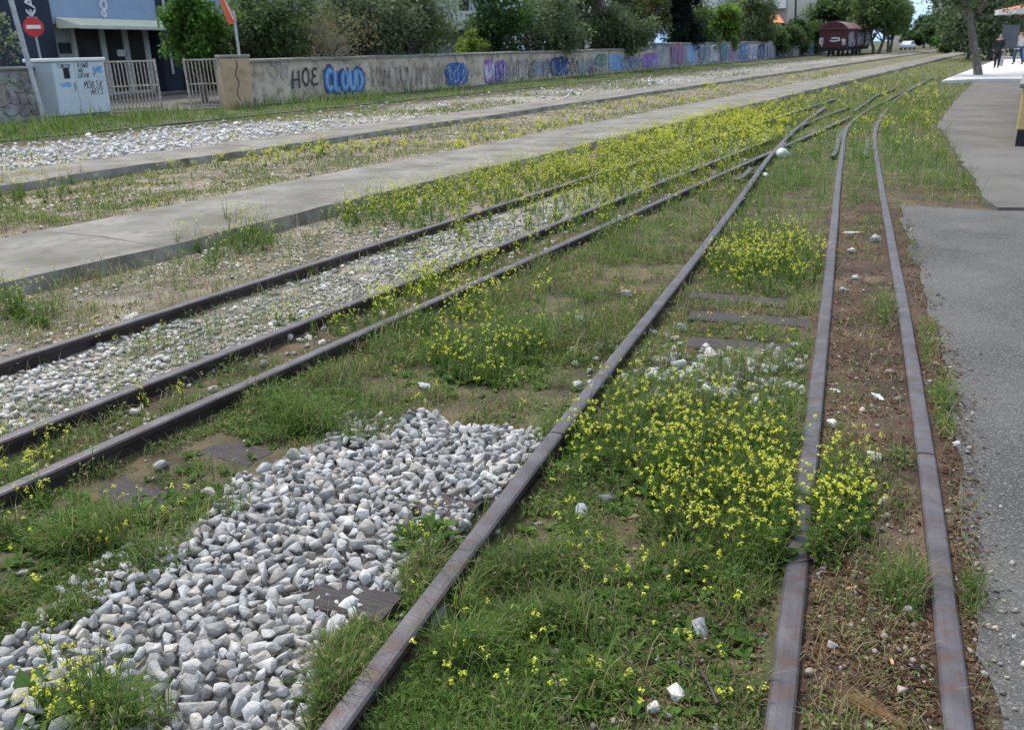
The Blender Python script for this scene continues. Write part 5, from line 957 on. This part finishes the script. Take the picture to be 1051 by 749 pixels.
# poles
for (a, b, c, d, D, lb) in ((929, 46, 934, 4, 200, 'dark leaning wooden utility pole against the blue sky'), (862, 30, 864.5, -12, wdist(862, 8), 'thin dark pole in front of the grey apartments'), (816, 18, 817, -8, wdist(816, 7), 'grey pole in front of the cream apartment wall'), (838, 34, 840, -10, wdist(838, 1.5), 'greenish pole left above the red wagon')):
    p = polar(a, D, 0); t_ = pt(c, d, D); o = MB().tube([Vector((0, 0, -.2)), t_-p], [.17, .11], 8).build('utility_pole', mat('dark pole wood', (.06, .055, .05), (.10, .09, .08), 3, .9), loc=tuple(p)); MB().tube([(t_-p)*.93-Vector((.6, 0, 0)), (t_-p)*.93+Vector((.6, 0, 0))], .05, 6).build('crossarm', M_bark, o); tag(o, lb, 'pole', 'utility poles')
# ------------------------------------------------------------------ wagons
M_wag = mat('oxide red wagon paint', (.06, .017, .02), (.095, .028, .03), 1.5, .7, c3=(.08, .03, .03), s3=4, f3=.6); M_roof = mat('sunlit wagon roof', (.17, .095, .095), (.25, .15, .145), 1.4, .7); M_under = mat('sooty underframe', (.02, .018, .018), (.04, .035, .035), 3, .9)  # roof brighter and pinker than the body: the light on it is in the colour
def wagon(s0, Lw, label, wd, seed):
    tt = (TF1+TF2)/2-.5; a = xy(s0, tt+far_t(s0)); b = xy(s0+Lw, tt+far_t(s0+Lw)); dv = Vector((b[0]-a[0], b[1]-a[1], 0)); o = empty('goods_wagon', (a[0], a[1], 0), math.atan2(dv.y, dv.x)); hw_ = wd/2; zb, ze = .95, 3.05
    MB().box(0, Lw, -hw_, hw_, zb, ze).build('body', M_wag, o, bevel=.03); n = 14; V = []; F = []
    for x_ in (-.18, Lw+.18):
        for k in range(n+1): q = -1+2*k/n; V.append((x_, q*(hw_+.12), ze-.02+.78*(1-q*q)))
        V.append((x_, hw_+.12, ze-.1)); V.append((x_, -hw_-.12, ze-.1))
    m_ = n+3; F = [tuple(range(m_)), tuple(range(2*m_-1, m_-1, -1))]+[(i, (i+1) % m_, m_+(i+1) % m_, m_+i) for i in range(m_)]; MB().add(V, F).build('roof', M_roof, o)
    V = [(-.02, q*(hw_+.02), ze+.70*(1-q*q)) for q in np.linspace(-1, 1, 13)]; MB().add([(x-.17, y, z) for x, y, z in V]+[(x-.20, y, z) for x, y, z in V], [tuple(range(13)), tuple(range(25, 12, -1))]+[(i, i+1, 14+i, 13+i) for i in range(12)]).build('end_panel', M_wag, o)
    uf = MB().box(.05, Lw-.05, -hw_+.15, hw_-.15, .62, zb-.003).build('underframe', M_under, o)
    for x_ in (1.3, Lw-1.3):
        for y_ in (-.5, .5): w = MB().disc((x_, y_, .42), (0, 1, 0), .40, .11, 20).build('wheel', M_under, o); MB().disc((x_, y_*1.14, .42), (0, 1, 0), .14, .12, 12).build('hub', M_rail, w)
    for y_ in (-.75, .75): MB().tube([(-.05, y_, .85), (-.5, y_, .85)], .09, 8).build('buffer', M_under, o)
    for k in range(int(Lw//1.1)): x_ = .4+k*1.1; MB().box(x_, x_+.08, -hw_-.05, -hw_-.003, zb+.05, ze-.15).build('rib', M_wag, o)
    dr = MB().box(Lw*.38, Lw*.62, -hw_-.09, -hw_-.055, zb+.1, ze-.2).build('door', M_wag, o)
    r = random.Random(seed); k = 0
    def srf(mb, P, w_, lay, end):
        P = np.array(P); d = np.gradient(P, axis=0); d /= np.linalg.norm(d, axis=1)[:, None]+1e-9; nn = np.stack([-d[:, 1], d[:, 0]], 1); V = []
        for p, q in zip(P, nn):
            for sg in (1, -1): u_, z_ = p[0]+q[0]*w_/2*sg, p[1]+q[1]*w_/2*sg; V.append((-.024-lay-.005, u_, z_) if end else (u_, -hw_-.094-lay, z_))
        mb.add(V, [(2*i, 2*i+1, 2*i+3, 2*i+2) for i in range(len(P)-1)])
    for col, cnt, w_ in (('white', 9, .16), ('grey', 7, .14), ('black', 6, .07), ('sky', 3, .12), ('pink', 3, .12)):
        mb = MB()
        for _ in range(cnt): k += 1; cx = r.uniform(.5, Lw-.5); srf(mb, smooth_line([(cx+r.uniform(-.8, .8), r.uniform(zb+.1, ze-.4)) for _ in range(5)], .06, 3), w_, k*.0012, False)
        mb.build('graffiti', PM[col], o)
    mb = MB(); srf(mb, smooth_line([(hw_*a, zb+b) for a, b in ((.1, 1.05), (-.45, 1.05), (-.5, .8), (-.1, .72), (.2, .8))], .05, 2), .16, .001, True); srf(mb, smooth_line([(hw_*a, zb+b) for a, b in ((.75, .2), (.72, 1.05), (.92, 1.05), (.9, .5), (.75, .5))], .05, 2), .15, .002, True); srf(mb, smooth_line([(hw_*a, zb+b) for a, b in ((-.75, .3), (-.9, .8), (-.7, .9), (-.8, .5), (-.95, .4))], .05, 2), .2, .003, True); mb.build('graffiti', PM['white'], o)
    return tag(o, label, 'railway wagon', 'old wagons on the far track')
wagon(111.0, 6.0, 'dark red goods wagon with curved roof, nearest of the row, white graffiti on its end', 3.0, 1); wagon(118.3, 6.0, 'graffiti covered goods wagon second in the row under the trees', 3.0, 2); wagon(125.6, 6.0, 'goods wagon furthest back in the row, mostly hidden by trees', 3.0, 3)
# a pale car and scattered far things
def car(p, rz, col, label):
    o = empty('parked_car', p, rz); M_c = mat('car paint '+label[:5], col, tuple(c*1.1 for c in col), 1, .3, spec=.6); pr = [(-2, .35), (-2.05, .75), (-1.9, .95), (-1.35, 1.0), (-.8, 1.42), (.55, 1.45), (1.2, 1.0), (1.95, .85), (2.05, .6), (2, .35)]; n = len(pr); V = [(x, y, z) for y in (-.8, .8) for x, z in pr]; MB().add(V, [tuple(range(n)), tuple(range(2*n-1, n-1, -1))]+[(i, n+i, n+(i+1) % n, (i+1) % n) for i in range(n)]).build('body', M_c, o, bevel=.06)
    g_ = [(-1.2, 1.02), (-.76, 1.36), (.5, 1.38), (1.02, 1.02)]; V = [(x, y, z) for y in (-.812, .812) for x, z in g_]; MB().add(V, [(0, 1, 2, 3), (7, 6, 5, 4), (0, 4, 5, 1), (1, 5, 6, 2), (2, 6, 7, 3), (3, 7, 4, 0)]).build('windows', M_glass, o)
    for x_ in (-1.3, 1.3):
        for y_ in (-.76, .76): w = MB().disc((x_, y_, .32), (0, 1, 0), .32, .2, 18).build('wheel', M_dark, o); MB().disc((x_, y_*1.01, .32), (0, 1, 0), .18, .21, 12).build('rim', M_steel, w)
    return tag(o, label, 'car')
car(polar(931, 178), .9, (.60, .62, .64), 'pale car parked under the trees past the wagons'); car(polar(352, wdist(352, 3.4)), WRZ+.1, (.03, .032, .036), 'black car mostly hidden behind the wall under the bare shrub')
# ------------------------------------------------------------------ station side
M_yel = mat('yellow station wall', (.50, .36, .15), (.58, .44, .20), .8, .85, c3=(.40, .28, .13), s3=3, f3=.5)
y0_, y1_ = gv(1040, 150, .14), gv(1052, 93, .14); dv = y1_-y0_; o = empty('planter_wall', y0_, math.atan2(dv.y, dv.x)); MB().box(0, dv.length, -.35, 0, .22, .80).build('wall', M_yel, o, bevel=.02); MB().box(-.02, dv.length, -.33, -.02, -.1, .217).build('plinth', M_dark, o); MB().box(-.05, dv.length, -.40, .05, .803, .87).build('coping', M_cope, o, bevel=.015); tag(o, 'low yellow wall on a dark plinth at the right edge of the platform', 'wall')
def canopy():
    c = polar(1052, 66); o = empty('station_canopy', c); zt = pt(1045, 8, 66).z; zw = pt(1026, 15, 66).z; MB().tube([(0, 0, 0), (0, 0, zt)], .08, 8).build('pole', M_steel, o); r = 2.0; n = 10; V = [(0, 0, zt+.25)]+[(r*math.cos(6.2832*k/n), r*math.sin(6.2832*k/n), zw+.25) for k in range(n)]
    MB().add(V+[(x, y, z-.04) for x, y, z in V], [(0, 1+k, 1+(k+1) % n) for k in range(n)]+[(n+1, n+2+(k+1) % n, n+2+k) for k in range(n)]).build('canopy', mat('orange canvas', (.40, .10, .05), (.50, .18, .10), 1, .8), o)
    V = [(r*1.01*math.cos(6.2832*k/n), r*1.01*math.sin(6.2832*k/n), zw+.25-e) for e in (0, .3) for k in range(n)]; MB().add(V, [(k, (k+1) % n, n+(k+1) % n, n+k) for k in range(n)]).build('valance', M_white, o)
    for k in range(n): a = 6.2832*k/n; MB().tube([(0, 0, zt-.9), (r*.8*math.cos(a), r*.8*math.sin(a), zw+.25)], .025, 5).build('strut', M_bark, o)
    tag(o, 'orange canvas canopy with white valance above the people', 'canopy')
canopy()
def board():
    b = polar(1026.6, 55.5, .22, 72); t_ = pt(1033, 30, 55.5); o = MB().tube([Vector((0, 0, 0)), t_-b], .09, 8).build('notice_board', M_steel, loc=tuple(b)); n = Vector((-b.x, -b.y, 0)).normalized(); rt = Vector((-n.y, n.x, 0)); k = pt(1036.5, 38, 55.3)-b; e = Vector((0, 0, 1)); V = [k+rt*a*.40+e*c*.58+n*f for f in (0, .07) for a, c in ((-1, -1), (1, -1), (1, 1), (-1, 1))]
    MB().add(V, [(0, 1, 2, 3), (7, 6, 5, 4), (0, 4, 5, 1), (1, 5, 6, 2), (2, 6, 7, 3), (3, 7, 4, 0)]).build('panel', mat('dark grey board', (.07, .08, .10), (.10, .11, .13), 2, .6), o); k = pt(1027.5, 52, 55.2)-b; V = [k+rt*a*.16+e*c*.26+n*f for f in (0, .07) for a, c in ((-1, -1), (1, -1), (1, 1), (-1, 1))]; MB().add(V, [(0, 1, 2, 3), (7, 6, 5, 4), (0, 4, 5, 1), (1, 5, 6, 2), (2, 6, 7, 3), (3, 7, 4, 0)]).build('bin', M_cope, o); tag(o, 'dark grey notice board on a steel post between the two people', 'notice board')
board()
def skin(name, J, E_, mt, parent, sub=1):
    me = bpy.data.meshes.new(name); me.from_pydata([j[0] for j in J], E_, []); o = bpy.data.objects.new(name, me); COL.objects.link(o); md = o.modifiers.new('s', 'SKIN')
    for v, j in zip(me.skin_vertices[0].data, J): v.radius = (j[1], j[2] if len(j) > 2 else j[1])
    me.skin_vertices[0].data[0].use_root = True; o.modifiers.new('u', 'SUBSURF').levels = sub; dg = bpy.context.evaluated_depsgraph_get(); dg.update(); nm = bpy.data.meshes.new_from_object(o.evaluated_get(dg)); bpy.data.objects.remove(o); nm.name = name; nm.materials.clear(); nm.materials.append(mt); nm.polygons.foreach_set('use_smooth', np.ones(len(nm.polygons), bool)); return link(name, nm, parent)
def person(p, rz, H, top, legs, hair, label, stride=.12, arm=0.0, hat=None):
    o = empty('person', p, rz); k = H/1.75; M_s = mat('skin', (.40, .24, .17), (.46, .29, .21), 3, .6); v = lambda x, y, z: (x*k, y*k, z*k)
    J = [(v(0, 0, .95), .14*k, .10*k), (v(0, 0, 1.18), .135*k, .095*k), (v(0, 0, 1.40), .15*k, .10*k), (v(0, 0, 1.50), .055*k), (v(0, .01, 1.60), .082*k, .095*k), (v(0, .005, 1.70), .075*k, .085*k),
         (v(-.19, 0, 1.40), .055*k), (v(-.24, -.02, 1.15), .045*k), (v(-.23, .10+arm, .93), .036*k), (v(-.22, .15+arm, .85), .03*k), (v(.19, 0, 1.40), .055*k), (v(.24, -.02, 1.15), .045*k), (v(.23, .08, .92), .036*k), (v(.22, .11, .84), .03*k),
         (v(-.09, 0, .86), .085*k), (v(-.10, stride*.6, .48), .062*k), (v(-.10, stride*.4, .08), .042*k), (v(-.10, stride*.4+.14, .04), .035*k), (v(.09, 0, .86), .085*k), (v(.10, -stride*.4, .48), .062*k), (v(.10, -stride, .08), .042*k), (v(.10, -stride+.14, .04), .035*k)]
    Ed = [(0, 1), (1, 2), (2, 3), (3, 4), (4, 5), (2, 6), (6, 7), (7, 8), (8, 9), (2, 10), (10, 11), (11, 12), (12, 13), (0, 14), (14, 15), (15, 16), (16, 17), (0, 18), (18, 19), (19, 20), (20, 21)]; skin('body', J, Ed, M_s, o)
    g_ = lambda i, s_: (J[i][0], J[i][1]*s_, J[i][-1]*s_); J = J+[(v(0, 0, .80), .12*k, .095*k)]; Ed = Ed+[(0, 22)]; q = [0, 22, 1, 2, 6, 7, 8, 10, 11, 12]; ix = {a: b for b, a in enumerate(q)}; skin('jacket', [g_(i, 1.5) for i in q], [(ix[a], ix[b]) for a, b in Ed if a in ix and b in ix], top, o); q = [0, 14, 15, 16, 18, 19, 20]; ix = {a: b for b, a in enumerate(q)}; skin('trousers', [g_(i, 1.4) for i in q], [(ix[a], ix[b]) for a, b in Ed if a in ix and b in ix], legs, o)
    skin('hair', [(v(0, -.035, 1.60), .10*k, .105*k), (v(0, -.02, 1.73), .105*k, .11*k)], [(0, 1)], hair, o)
    for a, b in ((16, 17), (20, 21)): skin('shoe', [(J[a][0][:2]+(.07*k,), .052*k), (J[b][0], .045*k)], [(0, 1)], M_dark, o)
    return tag(o, label, 'person')
M_dk = mat('dark clothing', (.02, .02, .025), (.035, .035, .042), 4, .9); M_jn = mat('blue denim', (.03, .05, .12), (.05, .08, .17), 6, .9); M_wj = mat('cream jacket', (.52, .49, .43), (.60, .57, .50), 4, .9); M_hr = mat('dark hair', (.02, .017, .015), (.035, .03, .026), 5, .8)
person(polar(1021.5, 52, .22, 75), 2.4, 1.62, M_dk, M_dk, M_hr, 'person in dark clothes standing left of the notice board', .1, .1); person(polar(1043.5, 58.5, .22, 67), .25, 1.78, M_wj, M_jn, M_hr, 'person in a cream jacket and blue jeans walking away right of the board', .3)
# ------------------------------------------------------------------ litter
def crumple(name, px, py, sx, sy, sz, mt, label, cat_, seed, z=None):
    x, y = [float(a) for a in g(px, py, .06)]; bm = bmesh.new(); bmesh.ops.create_icosphere(bm, subdivisions=3, radius=1); r = np.random.default_rng(seed); K = r.normal(size=(9, 3))*2.5; ph = r.random(9)*6
    for v in bm.verts: c = np.array(v.co[:]); f = 1+.10*sum(math.sin(float(k@c)+p_) for k, p_ in zip(K, ph))/1.6; v.co = Vector((c[0]*sx*f, c[1]*sy*f, c[2]*sz*f+sz*.7))
    me = bpy.data.meshes.new(name); bm.to_mesh(me); bm.free(); me.materials.append(mt); zz = ASZ if x > float(xpave(y)) else float(zfun(x, y)); return tag(link(name, me, None, (x, y, zz if z is None else z), r.random()*6), label, cat_)
M_pw = mat('white plastic', (.50, .52, .50), (.58, .59, .58), 8, .5)
crumple('plastic_bag', 804, 162, .10, .085, .085, M_pw, 'white crumpled plastic bag by the rail crossing', 'bag', 1); crumple('tissue', 980, 467, .021, .015, .011, M_pw, 'crumpled white tissue on the asphalt beside the outer rail', 'tissue', 2); crumple('plastic_bag', 785, 180, .07, .05, .025, M_pw, 'small pale litter scrap in grass below the crossing', 'litter', 3); crumple('paper_scrap', 874, 243, .075, .03, .008, M_pw, 'flat white paper scrap between the siding rails', 'litter', 4); crumple('paper_scrap', 900, 417, .045, .012, .006, M_pw, 'thin white paper strip between the siding rails', 'litter', 5); crumple('paper_scrap', 857, 409, .028, .012, .005, M_pw, 'small white scrap close to the inner siding rail', 'litter', 6)
M_filt = mat('cigarette filter', (.55, .32, .12), (.62, .40, .18), 20, .8)
p = gv(872, 605, .1); p.z = float(zfun(p.x, p.y))+.008; o = MB().tube([Vector((-.011, -.003, 0)), Vector((.012, .003, 0))], .0042, 10).build('cigarette_butt', M_filt, loc=tuple(p)); MB().tube([Vector((.0121, .003, 0)), Vector((.020, .005, 0))], .0041, 10).build('paper', M_pw, o); tag(o, 'orange cigarette butt on bare soil between the siding rails', 'cigarette butt')
p = gv(914, 685, .1); p.z = float(zfun(p.x, p.y))+.008; o = MB().tube([Vector((0, -.011, 0)), Vector((.003, .013, .002))], .0042, 10).build('cigarette_butt', M_filt, loc=tuple(p)); MB().tube([Vector((.003, .0131, .002)), Vector((.004, .02, .003))], .0041, 10).build('paper', M_pw, o); tag(o, 'pale cigarette butt close to the outer siding rail above the straw', 'cigarette butt')
def straw():
    b = gv(925, 752, .1); b.z = float(zfun(b.x, b.y))+.004; n = 260; az = R(128)+rng.normal(0, .13, n); Ls = rng.uniform(.07, .20, n); u = np.stack([np.cos(az), np.sin(az), rng.uniform(0, .09, n)], 1); P = rng.normal(0, .006, (n, 3)); P[:, 2] = abs(P[:, 2]); w = .0011; s_ = np.stack([-np.sin(az), np.cos(az), np.zeros(n)], 1)*w; V = np.stack([P-s_, P+s_, P+u*Ls[:, None]], 1).reshape(-1, 3); T = np.arange(n*3).reshape(-1, 3); C = np.repeat(np.array([(.34, .22, .11)])*rng.uniform(.6, 1.3, (n, 1)), 3, 0); o = npmesh('dry_straw_tuft', V, T, M_grass, C); o.location = b; tag(o, 'fan of tan dry straw lying between rails at the photo bottom', 'straw')
straw()
p = gv(728, 715, .05); o = MB().tube([Vector((.006, -.06, .03)), Vector((0, 0, .035)), Vector((-.01, .07, .03))], .006, 8).build('metal_rod', M_rail, loc=tuple(p)); tag(o, 'thin dark metal rod in the soil left of the inner siding rail', 'rod')
